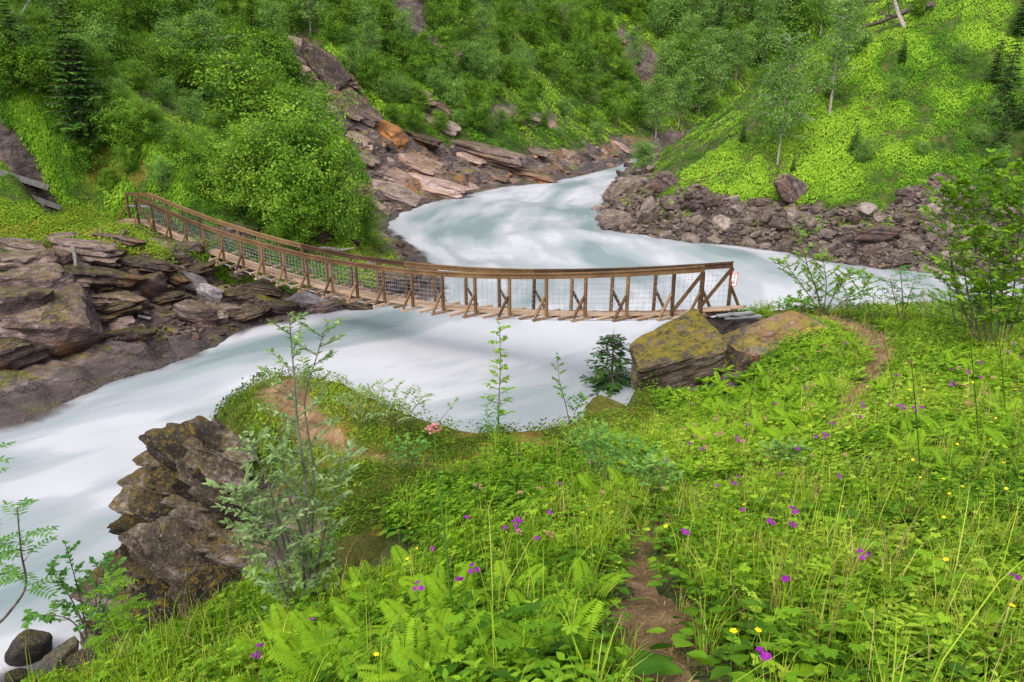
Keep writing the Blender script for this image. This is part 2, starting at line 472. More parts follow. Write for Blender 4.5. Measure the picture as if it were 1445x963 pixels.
# leaves: (dark -> light)
M['leaf_wood'] = leaf_mat('hillside_leaf', [(0.036, 0.090, 0.010), (0.092, 0.195, 0.014), (0.19, 0.32, 0.024)], 0.32)
M['leaf_grey'] = leaf_mat('grey_willow_leaf', [(0.085, 0.145, 0.045), (0.18, 0.265, 0.095), (0.34, 0.43, 0.20)], 0.35)
M['leaf_fresh'] = leaf_mat('fresh_leaf', [(0.065, 0.15, 0.009), (0.14, 0.265, 0.014), (0.25, 0.385, 0.03)], 0.4)
M['leaf_lush'] = leaf_mat('riverside_leaf', [(0.05, 0.125, 0.010), (0.125, 0.245, 0.018), (0.25, 0.38, 0.04)], 0.35)
M['leaf_birch'] = leaf_mat('birch_leaf', [(0.075, 0.15, 0.028), (0.13, 0.25, 0.045), (0.21, 0.35, 0.075)], 0.38)
M['leaf_rowan'] = leaf_mat('rowan_leaf', [(0.035, 0.11, 0.02), (0.075, 0.19, 0.03), (0.15, 0.30, 0.05)], 0.35)
M['needle'] = leaf_mat('spruce_needle', [(0.016, 0.05, 0.010), (0.04, 0.105, 0.014), (0.09, 0.19, 0.02)], 0.2)
M['herb'] = leaf_mat('herb_leaf', [(0.040, 0.110, 0.007), (0.11, 0.23, 0.010), (0.23, 0.36, 0.018), (0.38, 0.48, 0.05)], 0.36)
M['fern'] = leaf_mat('fern_leaf', [(0.09, 0.20, 0.007), (0.17, 0.31, 0.010), (0.29, 0.42, 0.02)], 0.42)
M['grass'] = leaf_mat('grass_leaf', [(0.075, 0.16, 0.010), (0.19, 0.31, 0.014), (0.32, 0.41, 0.035), (0.46, 0.43, 0.13)], 0.35)
M['carpet'] = leaf_mat('hill_herb_leaf', [(0.020, 0.065, 0.006), (0.060, 0.155, 0.008), (0.135, 0.27, 0.012), (0.23, 0.37, 0.025)], 0.28)
M['moss_leaf'] = leaf_mat('heath_leaf', [(0.05, 0.09, 0.006), (0.09, 0.17, 0.008), (0.16, 0.25, 0.012), (0.17, 0.19, 0.018), (0.22, 0.15, 0.02)], 0.25)
M['straw'] = leaf_mat('straw', [(0.12, 0.07, 0.03), (0.24, 0.155, 0.07), (0.40, 0.29, 0.14)], 0.15)
M['purple'] = leaf_mat('purple_petal', [(0.13, 0.008, 0.15), (0.21, 0.015, 0.23), (0.31, 0.045, 0.30)], 0.30)
M['pink'] = leaf_mat('pink_petal', [(0.36, 0.09, 0.13), (0.52, 0.20, 0.22), (0.62, 0.34, 0.33)], 0.30)
M['yellow'] = leaf_mat('yellow_petal', [(0.72, 0.42, 0.01), (0.85, 0.58, 0.015), (0.90, 0.70, 0.03)], 0.25)
M['stem'] = leaf_mat('green_stem', [(0.03, 0.07, 0.01), (0.06, 0.13, 0.015), (0.12, 0.16, 0.03)], 0.1)
def bark(name, a, b, c):
    t = NT(name); v = t.pos()
    n = t.noise(t.mapping(v, (1, 1, 0.35)), 22, 5, 0.7)
    return t.end(t.bsdf(t.ramp(n, [(0.3, a), (0.5, b), (0.68, c)]), 0.85, 0.2, t.bump(n, 0.5, 0.01)))
M['bark'] = bark('dark_bark', (0.03, 0.024, 0.018), (0.085, 0.068, 0.05), (0.17, 0.14, 0.11))
M['bark_birch'] = bark('birch_bark', (0.06, 0.045, 0.035), (0.24, 0.20, 0.17), (0.42, 0.39, 0.36))
M['bark_grey'] = bark('grey_bark', (0.05, 0.05, 0.035), (0.11, 0.105, 0.075), (0.19, 0.18, 0.14))
M['deadwood'] = bark('weathered_deadwood', (0.09, 0.075, 0.068), (0.20, 0.175, 0.16), (0.33, 0.305, 0.285))
M['timber'] = wood_mat('bridge_timber', (0.038, 0.018, 0.008), (0.098, 0.051, 0.020), (0.175, 0.103, 0.046))
M['deck'] = wood_mat('deck_board', (0.12, 0.068, 0.038), (0.225, 0.145, 0.09), (0.33, 0.235, 0.16))
# rock
PURP = [(0.008, 0.005, 0.005), (0.036, 0.023, 0.020), (0.100, 0.066, 0.058), (0.25, 0.180, 0.163)]
M['rock_bank'] = rock_mat('bedrock', PURP, 0.35, 0.35, 1.0)
M['slab'] = rock_mat('schist_slab', PURP, 0.30, 0.25, 1.6)
M['rubble'] = rock_mat('rubble_stone', [(0.025, 0.018, 0.014), (0.095, 0.068, 0.055), (0.19, 0.145, 0.122), (0.33, 0.27, 0.235)], 0.2, 0.2, 1.4)
M['pale'] = rock_mat('pale_stone', [(0.09, 0.073, 0.073), (0.18, 0.152, 0.152), (0.27, 0.235, 0.235), (0.34, 0.305, 0.305)], 0.05, 0.0, 1.4, lichen=0.1)
M['outcrop'] = rock_mat('outcrop_stone', [(0.006, 0.004, 0.003), (0.024, 0.017, 0.011), (0.082, 0.060, 0.043), (0.26, 0.21, 0.175)], 0.9, 0.0, 1.8, ((0.03, 0.028, 0.005), (0.10, 0.072, 0.009), (0.16, 0.095, 0.010)), 0.45)
M['mossy'] = rock_mat('mossy_boulder', [(0.010, 0.007, 0.005), (0.042, 0.030, 0.020), (0.11, 0.083, 0.060), (0.25, 0.21, 0.17)], 0.95, 0.0, 1.6, ((0.045, 0.05, 0.006), (0.12, 0.098, 0.009), (0.19, 0.115, 0.013)), 0.35, mossup=0.35)
M['hummock'] = rock_mat('moss_hummock', [(0.012, 0.010, 0.007), (0.045, 0.036, 0.026), (0.10, 0.082, 0.062), (0.2, 0.17, 0.14)], 1.0, 0.0, 1.6, ((0.035, 0.055, 0.006), (0.085, 0.095, 0.009), (0.17, 0.10, 0.013)), 0.2, mossup=-0.15)
M['wetrock'] = rock_mat('wet_boulder', [(0.012, 0.010, 0.009), (0.04, 0.033, 0.028), (0.09, 0.075, 0.062), (0.16, 0.13, 0.11)], 0.4, 0.0, 2.2)
# ------------------------------------------------------------------ terrain objects
PATH_W = []
for k, pl in enumerate(PATHS_PX):
    q = hit([p[0] for p in pl], [p[1] for p in pl])[:, :2]
    if k == 0: q[0] = [q[1][0] + 0.25, 1.0]
    PATH_W.append(catmull(q, 5))
def path_dist(x, y):
    a = dist_poly(x, y, PATH_W[0]) - np.interp(y, [0, 2.2, 3.6, 5, 7, 10, 12, 16], [0.14, 0.13, 0.10, 0.04, 0.0, 0.13, 0.19, 0.32])
    b = dist_poly(x, y, PATH_W[1]) - np.interp(x, [-6, -4, -2.5, 0], [0.55, 0.42, 0.16, 0.05])
    return np.minimum(a, b)
PD = path_dist(GX, GY) + n2(GX, GY, 3.5, 3, 81.) * 0.16
ORG = np.zeros_like(GZ)
gpx, gpy, gw = proj(np.stack([GX, GY, GZ], -1))
ORG = sstep(420, 520, gpx) * sstep(960, 860, gpx) * (GSIDE == 0) * (GY > 33) * sstep(60, 150, gpy)
ORG = np.maximum(ORG, 0.35 * (GSIDE == 0))
# sink the trodden path a little
GZ = GZ - 0.05 * sstep(0.15, -0.15, PD) * (GSIDE == 2)

def ground_mat():
    t = NT('ground_soil_and_rock')
    v = t.pos()
    rock = t.attr('rock'); org = t.attr('orange')
    e = t.noise(v, 2.5, 5, 0.65)
    rk = t.ramp(t.math('ADD', rock, t.math('MULTIPLY', t.math('SUBTRACT', e, 0.5), 0.9)), [(0.40, 0.0), (0.56, 1.0)])
    n1 = t.noise(v, 0.5, 6, 0.65, 0.5)
    n2_ = t.noise(t.mapping(v, (1, 1, 4.5), (0.12, 0.1, 0.3)), 1.3, 7, 0.68)
    f = t.math('ADD', t.math('MULTIPLY', n1, 0.45), t.math('MULTIPLY', n2_, 0.55))
    col = t.ramp(f, [(0.32, (0.012, 0.009, 0.008)), (0.44, (0.052, 0.038, 0.034)), (0.55, (0.13, 0.096, 0.086)), (0.70, (0.25, 0.195, 0.178))])
    fine = t.noise(v, 7, 6, 0.72)
    col = t.mix(0.6, col, t.ramp(fine, [(0.25, 0.4), (0.62, 1.2)]), 'MULTIPLY')
    wv = t.n('ShaderNodeTexNoise', Vector=v, Scale=0.9, Detail=5.0, Roughness=0.6).outputs['Color']
    wv = t.n('ShaderNodeVectorMath', operation='MULTIPLY_ADD', i0=wv, i1=(1.6,) * 3, i2=v).outputs[0]
    cr = t.n('ShaderNodeTexVoronoi', feature='DISTANCE_TO_EDGE', Vector=t.mapping(wv, (0.35, 0.6, 3.2), (0.15, 0.2, 0.4)), Scale=0.8).outputs['Distance']
    crack = t.ramp(cr, [(0.0, 0.0), (0.022, 0.8), (0.06, 1.0)])
    col = t.mix(t.math('MULTIPLY', t.math('SUBTRACT', 1.0, crack), 0.6), col, (0.018, 0.014, 0.012))
    om = t.ramp(t.noise(v, 0.22, 5, 0.62, 0.8), [(0.53, 0.0), (0.62, 1.0)])
    oc = t.mix(n2_, (0.13, 0.06, 0.03), (0.30, 0.14, 0.045))
    col = t.mix(t.math('MULTIPLY', t.math('MULTIPLY', om, org), 0.9), col, oc)
    mm = t.ramp(t.math('ADD', t.math('MULTIPLY', t.math('SUBTRACT', t.nz(), 0.80), 1.6), t.math('MULTIPLY', t.math('SUBTRACT', t.noise(v, 0.9, 5, 0.65), 0.5), 2.4)), [(0.25, 0.0), (0.5, 1.0)])
    col = t.mix(t.math('MULTIPLY', mm, 0.75), col, t.ramp(n2_, [(0.35, (0.045, 0.065, 0.008)), (0.5, (0.13, 0.13, 0.014)), (0.65, (0.20, 0.13, 0.015))]))
    soil = t.ramp(t.noise(v, 1.6, 6, 0.6), [(0.32, (0.025, 0.035, 0.008)), (0.5, (0.055, 0.075, 0.012)), (0.66, (0.10, 0.085, 0.025))])
    heath = t.attr('heath')
    soil = t.mix(heath, soil, t.ramp(t.noise(v, 2.2, 6, 0.65), [(0.33, (0.055, 0.075, 0.008)), (0.48, (0.13, 0.13, 0.014)), (0.60, (0.21, 0.12, 0.022)), (0.7, (0.12, 0.065, 0.02))]))
    col = t.mix(rk, soil, col)
    wet = t.ramp(t.math('ADD', t.attr('wet'), t.math('MULTIPLY', t.math('SUBTRACT', e, 0.5), 0.8)), [(0.35, 0.0), (0.75, 1.0)])
    col = t.mix(t.math('MULTIPLY', wet, 0.62), col, (0.035, 0.026, 0.024))       # splashed, soaked rock along the river
    h = t.math('ADD', t.math('MULTIPLY', n2_, 0.8), t.math('ADD', t.math('MULTIPLY', fine, 0.3), t.math('MULTIPLY', crack, 0.2)))
    return t.end(t.bsdf(col, t.math('SUBTRACT', 0.82, t.math('MULTIPLY', wet, 0.32)), 0.22, t.bump(h, 1.0, 0.28)))
def path_mat():
    t = NT('trodden_earth'); v = t.pos()
    n = t.noise(v, 3.5, 6, 0.65); fi = t.noise(t.mapping(v, (1, 2.4, 1), (0, 0, 0.6)), 38, 6, 0.75)
    col = t.ramp(n, [(0.32, (0.065, 0.038, 0.018)), (0.5, (0.14, 0.086, 0.042)), (0.68, (0.25, 0.165, 0.085))])
    col = t.mix(0.65, col, t.ramp(fi, [(0.3, 0.4), (0.65, 1.4)]), 'MULTIPLY')
    return t.end(t.bsdf(col, 0.92, 0.15, t.bump(t.math('ADD', t.math('MULTIPLY', n, .6), t.math('MULTIPLY', fi, .4)), 0.9, 0.03)))
M['ground'] = ground_mat(); M['path'] = path_mat()

# heath and moss: the ground of the outcrop top, the slope under the boulders, the bank tops
gpx, gpy, gw = proj(np.stack([GX, GY, GZ], -1))
hp = [(300, 520), (520, 520), (700, 600), (690, 640), (560, 700), (540, 790), (480, 770), (430, 700), (340, 655), (280, 620)]
hp2 = [(700, 560), (900, 480), (920, 560), (960, 590), (850, 610), (760, 640), (700, 620)]
hp3 = [(-60, 300), (180, 300), (250, 370), (130, 350), (-60, 350)]
HEATH = np.zeros_like(GZ)
for p in (hp, hp2):
    HEATH = np.maximum(HEATH, inside(gpx + jx * .3, gpy + jy * .3, p) * (GSIDE == 2) * 1.0)
HEATH = np.maximum(HEATH, inside(gpx, gpy, hp3) * (GSIDE == 0) * 0.8)
ridge = (GSIDE == 0) & (GY > 27) & (GY < 42) & (GS > 1.6) & (GS < 5)
HEATH = np.maximum(HEATH, ridge * 1.0)
HEATH = np.maximum(HEATH, inside(gpx + jx, gpy + jy, [(100, 215), (150, 200), (215, 235), (200, 268), (120, 262)]) * (GSIDE == 0) * 1.0)
ROCK = np.where((GSIDE == 2) & (HEATH > 0.5) & (GS > 1.0) & (gpx > 335), ROCK * 0.3, ROCK)

WETA = sstep(2.2, 0.2, GS) * np.where(GSIDE == 2, 0.5, 1.0)
idx = np.arange(NR * NC).reshape(NR, NC)
QD = np.stack([idx[:-1, :-1], idx[:-1, 1:], idx[1:, 1:], idx[1:, :-1]], -1).reshape(-1, 4)
VV = np.stack([GX, GY, GZ], -1).reshape(-1, 3)
def fmean(G): return G.reshape(-1)[QD].mean(1)
isP = (fmean(PD) < 0) & (GSIDE.reshape(-1)[QD[:, 0]] == 2) & (fmean(GS) > 0.6)
sd = GSIDE.reshape(-1)[QD[:, 0]]
wet = fmean(GS) < -0.4
def land(name, sel, mat, label):
    q = QD[sel]; u, inv = np.unique(q, return_inverse=True)
    me = mesh_np(name, VV[u], inv.reshape(-1, 4), mat, {'rock': ROCK.reshape(-1)[u], 'orange': ORG.reshape(-1)[u], 'heath': HEATH.reshape(-1)[u], 'wet': WETA.reshape(-1)[u]}, True)
    return tag(obj(name, me), label, None, None, 'structure')
land('hillside', (sd == 0) & ~wet, M['ground'], 'steep wooded hillside with bare rock slabs on the far side of the river')
land('hillside', (sd == 1) & ~wet, M['ground'], 'bright green slope above the rubble bank on the right')
land('ground', (sd == 2) & ~isP & ~wet, M['ground'], 'meadow slope in front of the bridge')
land('path', isP, M['path'], 'narrow trodden dirt path through the meadow')
land('riverbed', wet, M['ground'], 'bed of the river')

# ------------------------------------------------------------------ water
WR, WC = 420, 420
wd = 3.0 * (150 / 3.0) ** (np.arange(WR) / (WR - 1)); wu = np.linspace(-1.02, 1.02, WC)
wy, wu2 = np.meshgrid(wd, wu, indexing='ij'); wx = wu2 * (wy + 4)
ws = np.where(inside(wx, wy, RIVER), -1, 1) * np.minimum(np.minimum(dist_poly(wx, wy, LEFT), dist_poly(wx, wy, RIGHT)), dist_poly(wx, wy, NEAR))
MIDL = catmull([(-60, -30), (-35, -8), (-20, 7), (-11.5, 12.5), (-6, 17.5), (-0.5, 22.5), (3.2, 30), (2.6, 38), (1.2, 47), (4.0, 60), (10.5, 76), (17, 88), (32, 106), (120, 155)], 8)
arc = np.concatenate([[0], np.cumsum(np.linalg.norm(np.diff(MIDL, axis=0), axis=1))])
tan = np.gradient(MIDL, axis=0); tan /= np.linalg.norm(tan, axis=1)[:, None]
W0 = np.zeros_like(wx); Tt = np.zeros_like(wx); Cc = np.zeros_like(wx)
dmin = np.full(wx.shape, 1e9)
for p in MIDL: dmin = np.minimum(dmin, (wx - p[0]) ** 2 + (wy - p[1]) ** 2)
for p, a, tg in zip(MIDL, arc, tan):
    w = np.exp(-((wx - p[0]) ** 2 + (wy - p[1]) ** 2 - dmin) / 14.0)
    W0 += w; Tt += w * (a + (wx - p[0]) * tg[0] + (wy - p[1]) * tg[1]); Cc += w * ((wx - p[0]) * -tg[1] + (wy - p[1]) * tg[0])
Tt /= W0; Cc /= W0
Z0 = np.zeros_like(Tt)
bend = n2(Tt, Cc, 0.07, 2, 3.3) * 1.8
FO = fbm(np.stack([Tt * 0.13, (Cc + bend) * 0.42, Z0], -1), 3, 0.5) * 0.95 + fbm(np.stack([Tt * 0.30 + 5, (Cc + bend) * 1.1, Z0 + 4], -1), 4, 0.55) * 0.55
FO = 0.56 + FO * 1.15
def blob(px, py, rx, ry, a):
    global FO
    c = onz(px, py, 0); k = mpp(c)
    qx, qy, _ = proj(np.stack([wx, wy, Z0], -1))
    FO = FO + a * np.exp(-((qx - px) / rx) ** 2 - ((qy - py) / ry) ** 2)
for b in [(150, 610, 190, 40, .55), (360, 530, 160, 30, .5), (640, 420, 60, 16, .25), (800, 475, 130, 22, .40), (620, 480, 120, 25, .25), (720, 275, 120, 10, .6), (930, 332, 90, 7, .5), (660, 350, 60, 8, .6), (1000, 400, 90, 18, .2), (1250, 420, 80, 20, .35), (880, 250, 40, 8, .4), (1020, 352, 70, 6, .35), (300, 640, 200, 40, .30), (120, 700, 90, 14, .35),
          (530, 462, 60, 16, -.50), (220, 738, 80, 14, -.50), (60, 850, 150, 60, -.55), (170, 880, 90, 40, -.4), (640, 322, 60, 12, -.45), (800, 330, 90, 7, -.55), (790, 300, 90, 8, -.3), (640, 590, 120, 40, -.25), (760, 560, 90, 30, -.22), (690, 375, 60, 12, -.25), (830, 262, 30, 5, -.3), (10, 655, 60, 16, -.25), (1000, 362, 120, 8, -.25), (1150, 400, 80, 14, -.15)]:
    blob(*b)
wav = fbm(np.stack([Tt * 0.20, Cc * 0.17, Z0 + 9], -1), 3, 0.45)
amp = np.interp(wy, [3, 14, 24, 40, 60, 150], [.22, .34, .36, .55, .5, .3]) * sstep(0.1, 2.5, -ws)
wz = wav * amp + 0.02 - 0.10 * sstep(0, 1.5, ws)
e = np.clip((-ws + n2(wx, wy, 1.1, 4, 91.) * 0.75 + 0.40) / 1.0, 0, 1)
keep = (ws < 0.8)
wi = np.arange(WR * WC).reshape(WR, WC)
wq = np.stack([wi[:-1, :-1], wi[:-1, 1:], wi[1:, 1:], wi[1:, :-1]], -1).reshape(-1, 4)
wq = wq[keep.reshape(-1)[wq].all(1)]
u, inv = np.unique(wq, return_inverse=True)
def water_mat():
    t = NT('silky_river_water')
    f = t.attr('foam'); v = t.pos()
    fl = t.n('ShaderNodeCombineXYZ', X=t.math('MULTIPLY', t.attr('along'), 0.22), Y=t.math('MULTIPLY', t.attr('across'), 1.7)).outputs[0]
    f = t.math('ADD', f, t.math('MULTIPLY', t.math('SUBTRACT', t.noise(fl, 1.0, 5, 0.58, 0.5), 0.5), 0.55))
    col = t.ramp(f, [(0.0, (0.125, 0.160, 0.161)), (0.30, (0.182, 0.207, 0.212)), (0.66, (0.236, 0.248, 0.257)), (1.0, (0.318, 0.315, 0.330))], 'EASE')
    edge = t.attr('edge')
    col = t.mix(t.math('MULTIPLY', t.math('SUBTRACT', 1.0, t.ramp(edge, [(0.2, 0.0), (0.95, 1.0)])), 0.30), col, (0.34, 0.28, 0.29))
    p = t.bsdf(col, 0.45, 0.25)
    tr = t.n('ShaderNodeBsdfTransparent').outputs[0]
    a = t.ramp(edge, [(0.0, 0.0), (0.75, 1.0)], 'EASE')
    m = t.n('ShaderNodeMixShader', Fac=a)
    t.t.links.new(tr, m.inputs[1]); t.t.links.new(p, m.inputs[2])
    return t.end(m.outputs[0])
M['water'] = water_mat()
wme = mesh_np('river', np.stack([wx, wy, wz], -1).reshape(-1, 3)[u], inv.reshape(-1, 4), M['water'], {'foam': np.clip(FO, 0, 1).reshape(-1)[u], 'edge': e.reshape(-1)[u], 'along': Tt.reshape(-1)[u], 'across': (Cc + bend * .6).reshape(-1)[u]}, True)
tag(obj('river', wme), 'milky white and turquoise rushing river', None, None, 'structure')
# ------------------------------------------------------------------ the footbridge
def bridge():
    W0r = 17.0
    def st(i):                      # plan position of station i (bays counted from the near end)
        w = W0r * (1 + 0.0384 * i); x = (229.5 - 58.5 * i) / 1000 * W0r
        return x, w
    rail_px = [(191, 279), (211, 287.5), (234, 297.5), (259, 308), (283, 318), (309, 326.5), (337, 335), (367, 343.5), (398, 351.5), (430.8, 360), (465, 367), (502, 372.5), (540, 377.7), (580, 382), (623, 386), (670, 388), (717, 388.2), (770, 388.8), (829, 386.2), (892, 384), (952, 381), (990, 378)]
    rx = np.array([p[0] for p in rail_px]); ry = np.array([p[1] for p in rail_px])
    stn = list(range(20, -1, -1)) + [-0.6]
    S = []
    for i in stn:
        x, w = st(i)
        px = CX + F * x / w
        py = np.interp(px, rx, ry)
        # camera depth w, screen height -> world point
        v = (CY - py) / F
        c = CAM + w * np.array([x / w, cP + v * sP, -sP + v * cP])
        S.append(c)
    S = np.array(S)                               # top edge of the front handrail, far end first
    k = np.array(stn, float)
    zf = np.polyfit(k, S[:, 2], 4); S[:, 2] = np.polyval(zf, k)
    t = (k - k.min()) / (k.max() - k.min())        # 1 far .. 0 near
    nx = 0.80 + (0.20 - 0.80) * t ** 1.3; ny = 0.42 + (0.78 - 0.42) * t ** 1.3
    N = np.stack([nx, ny, 0.05 * t], -1)
    B = S + N
    HT = 1.12
    root = empty('footbridge', tuple((S[len(S) // 2] + np.array([0, 0, -HT])).tolist()))
    tag(root, 'sagging brown wooden suspension footbridge with wire netting sides across the milky river', 'footbridge')
    inv = Matrix.Translation(-root.location)
    def part(name, mb, mat, label=None):
        o = mb.build(name, mat, root)
        o.data.transform(inv)
        if label: o['label'] = label
        return o
    up = np.array([0, 0, 1.0])
    foot = S - up * HT; bfoot = B - up * HT
    r1 = random.Random(3)
    for side, (T, Ft, sg) in enumerate(((S, foot, -1.0), (B, bfoot, 1.0))):
        # handrail boards, each about four bays long, with butt joints
        j = 0
        while j < len(T) - 1:
            e_ = min(j + 4, len(T) - 1)
            if len(T) - 1 - e_ < 2: e_ = len(T) - 1
            mb = MB()
            for q in range(j, e_):
                d = T[q + 1] - T[q]
                a = T[q] - d * (0.0); b = T[q + 1] + d * 0.012
                mb.bar(a - up * 0.055, b - up * 0.055, 0.05, 0.108, tint=r1.random() if q == j else mb.a[-1][0])
                mb.bar(a + up * 0.028, b + up * 0.028, 0.10, 0.032, tint=mb.a[-1][0])
            part('handrail', mb, M['timber'])
            j = e_
        for q in range(len(T)):
            n = N[q] / np.linalg.norm(N[q])
            dq = (T[min(q + 1, len(T) - 1)] - T[max(q - 1, 0)]); dq[2] = 0; dq /= np.linalg.norm(dq)
            tv = r1.random()
            lean = dq * (r1.random() - 0.5) * 0.05
            mb = MB(); mb.bar(Ft[q] - up * 0.05 + lean, T[q] - up * 0.115, 0.07, 0.075, up=dq, tint=tv)
            part('post', mb, M['timber'])
            mb = MB(); mb.bar(Ft[q] + sg * n * 0.36 - up * 0.02, Ft[q] + sg * n * 0.037 + up * 0.52, 0.055, 0.06, up=dq, tint=r1.random())
            part('brace', mb, M['timber'])
        # long diagonals of the end bays
        for (a, b) in ((T[0], Ft[1]), (T[-1], Ft[-2])):
            mb = MB(); off = sg * N[0] * 0.0
            d = (b - a); d /= np.linalg.norm(d)
            mb.bar(a - up * 0.12 + off, b + up * 0.03 + off, 0.05, 0.085, tint=r1.random()); part('diagonal_brace', mb, M['timber'])
        # netting: thin wires, square mesh
        mb = MB()
        for z in np.linspace(0.06, 0.98, 8):
            for q in range(len(T) - 1):
                mb.tube([Ft[q] + up * z, Ft[q + 1] + up * z], 0.0019, 3)
        for q in range(len(T) - 1):
            for f in (np.arange(7) + 0.5) / 7:
                a = Ft[q] * (1 - f) + Ft[q + 1] * f
                mb.tube([a + up * 0.04, a + up * 1.0], 0.0019, 3)
                for z in np.linspace(0.06, 0.98, 8)[1:-1]:
                    mb.box(a + up * z, (0.009, 0, 0), (0, 0.009, 0), (0, 0, 0.008))
        part('wire_netting', mb, M['wire'])
        mb = MB(); mb.tube(Ft - up * 0.12 + sg * N * 0.05, 0.018, 6); part('cable', mb, M['wire'])
    # cross beams (one at each post pair, one between)
    L = len(S)
    for q in np.arange(0, L - 0.9, 0.5):
        i = int(min(q, L - 2)); f = q - i
        a = foot[i] * (1 - f) + foot[i + 1] * f; b = bfoot[i] * (1 - f) + bfoot[i + 1] * f
        n = (b - a) / np.linalg.norm(b - a)
        ext = 0.42 if f == 0 else 0.16 + 0.2 * r1.random()
        mb = MB(); mb.bar(a - n * ext - up * 0.075, b + n * ext - up * 0.075, 0.10, 0.07, tint=r1.random())
        part('cross_beam', mb, M['deck'])
    # walkway: five long boards across each bay
    mb = MB(); 
    for c in range(5):
        tv = 0.0
        for q in range(L - 1):
            if q % 3 == (c * 2) % 3: tv = r1.random()
            w0 = 0.14 + 0.72 * (c + 0.5) / 5
            a = foot[q] + N[q] * w0; b = foot[q + 1] + N[q + 1] * w0
            wd_ = np.linalg.norm(N[q]) * 0.72 / 5 * 0.93
            mb.bar(a - up * 0.018 + up * 0.003 * r1.random(), b - up * 0.018, wd_, 0.04, tint=tv)
    part('walkway', mb, M['deck'])
    # short landing boards that carry the walkway onto the near boulder
    mb = MB()
    d = foot[-1] - foot[-2]; d /= np.linalg.norm(d)
    for c in range(4):
        a = foot[-1] + N[-1] * (0.2 + 0.2 * c) - d * 0.5; b = a + d * (0.9 + 0.3 * r1.random()) + up * 0.05
        mb.bar(a + up * 0.03, b, 0.13, 0.035, tint=r1.random())
    part('landing_board', mb, M['deck'])
    # far end: a railing turned off to the left with an open lower rail
    c0 = B[0]; dl = np.array([-1.0, 0.12, 0.0])
    c1 = c0 + dl * 1.05 + up * 0.02
    mb = MB(); mb.bar(c0 - up * 0.05, c1 - up * 0.05, 0.05, 0.12, tint=.3); part('handrail', mb, M['timber'])
    mb = MB(); mb.bar(c0 - up * 0.55, c1 - up * 0.55, 0.04, 0.07, tint=.9); part('lower_rail', mb, M['greywood'], 'grey weathered lower rail')
    mb = MB(); mb.bar(c1 - up * 1.25, c1, 0.075, 0.075, up=dl, tint=.2); part('post', mb, M['timber'])
    mb = MB(); mb.bar(c1 - up * 1.2 + dl * 0.5 - np.array([0, .3, 0]), c1 - up * 0.5, 0.055, 0.06, up=(0, 1, 0), tint=.6); part('brace', mb, M['timber'])
    mb = MB()
    for c in range(6):
        a = foot[0] + N[0] * (0.05 + 0.17 * c); b = a + np.array([-1.15, 0.0, 0.06])
        mb.bar(a - up * 0.03, b - up * 0.02, 0.13, 0.04, tint=r1.random())
    part('landing_board', mb, M['deck'])
    for z_ in (0,):
        mb = MB(); a = foot[0] - N[0] * 0.3 + dl * 0.9 - up * 0.09; b = bfoot[0] + N[0] * 0.3 + dl * 0.9 - up * 0.09
        mb.bar(a, b, 0.10, 0.08); part('cross_beam', mb, M['deck'])
    return root, S, B, foot, bfoot, N
def flat(name, c, rough=0.6, metal=0.0):
    t = NT(name)
    o = t.n('ShaderNodeBsdfPrincipled'); n = t.noise(t.pos(), 9, 4)
    t.put(o, 'Base Color', t.mix(n, tuple(k * 0.8 for k in c), tuple(min(1, k * 1.15) for k in c))); t.put(o, 'Roughness', rough); t.put(o, 'Metallic', metal)
    return t.end(o.outputs[0])
M['wire'] = flat('galvanised_wire', (0.20, 0.21, 0.23), 0.5, 0.0)
M['greywood'] = flat('grey_wood', (0.15, 0.15, 0.155), 0.8)
M['signwhite'] = flat('sign_white', (0.80, 0.80, 0.78), 0.4)
M['signred'] = flat('sign_red', (0.55, 0.05, 0.04), 0.4)
M['signblack'] = flat('sign_black', (0.03, 0.03, 0.035), 0.5)
BR, BS, BB, BF, BBF, BN = bridge()

# warning notice nailed to the end post of the back railing
def notice():
    top = BB[-1]
    n = np.array([-0.25, -0.93, -0.10]); n /= np.linalg.norm(n)
    r = np.cross(n, (0.05, 0, 1)); r = -r / np.linalg.norm(r) if r[0] > 0 else r / np.linalg.norm(r)
    r = np.cross((0.06, 0, 1.0), n); r /= np.linalg.norm(r)
    if r[0] < 0: r = -r
    u = np.cross(r, n); u = u if u[2] > 0 else -u
    c = top + np.array([0.055, -0.06, -0.37])
    root = empty('warning_sign', tuple(c)); inv = Matrix.Translation(-root.location)
    tag(root, 'small white notice with red border nailed to the end post of the bridge', 'sign')
    def p(name, mb, mat):
        o = mb.build(name, mat, root); o.data.transform(inv)
    w, h = 0.072, 0.185
    mb = MB(); mb.box(c, r * w, u * h, n * 0.004); p('plate', mb, M['signwhite'])
    mb = MB()
    for s in (-1, 1):
        mb.box(c + r * s * (w - 0.008) + n * 0.006, r * 0.008, u * h, n * 0.003)
        mb.box(c + u * s * (h - 0.008) + n * 0.006, r * (w - 0.017), u * 0.008, n * 0.003)
    p('border', mb, M['signred'])
    mb = MB(); rr = random.Random(4)
    x = -0.046                                     # heading: a row of short strokes, too small in the photo to be read
    while x < 0.046:
        mb.box(c + r * x + u * 0.135 + n * 0.006, r * 0.005, u * 0.013, n * 0.002); x += 0.0145
    mb.box(c + u * 0.03 + n * 0.006, r * 0.011, u * 0.016, n * 0.002); mb.box(c + u * 0.002 + n * 0.006, r * 0.006, u * 0.010, n * 0.002); mb.box(c + u * 0.056 + n * 0.006, r * 0.006, u * 0.006, n * 0.002)
    for z in (0.095, 0.082, -0.045, -0.065, -0.082, -0.10, -0.118):
        k = 0.030 + 0.014 * rr.random()
        mb.box(c + u * z + n * 0.006, r * k, u * 0.003, n * 0.002)
    p('lettering', mb, M['signblack'])
notice()
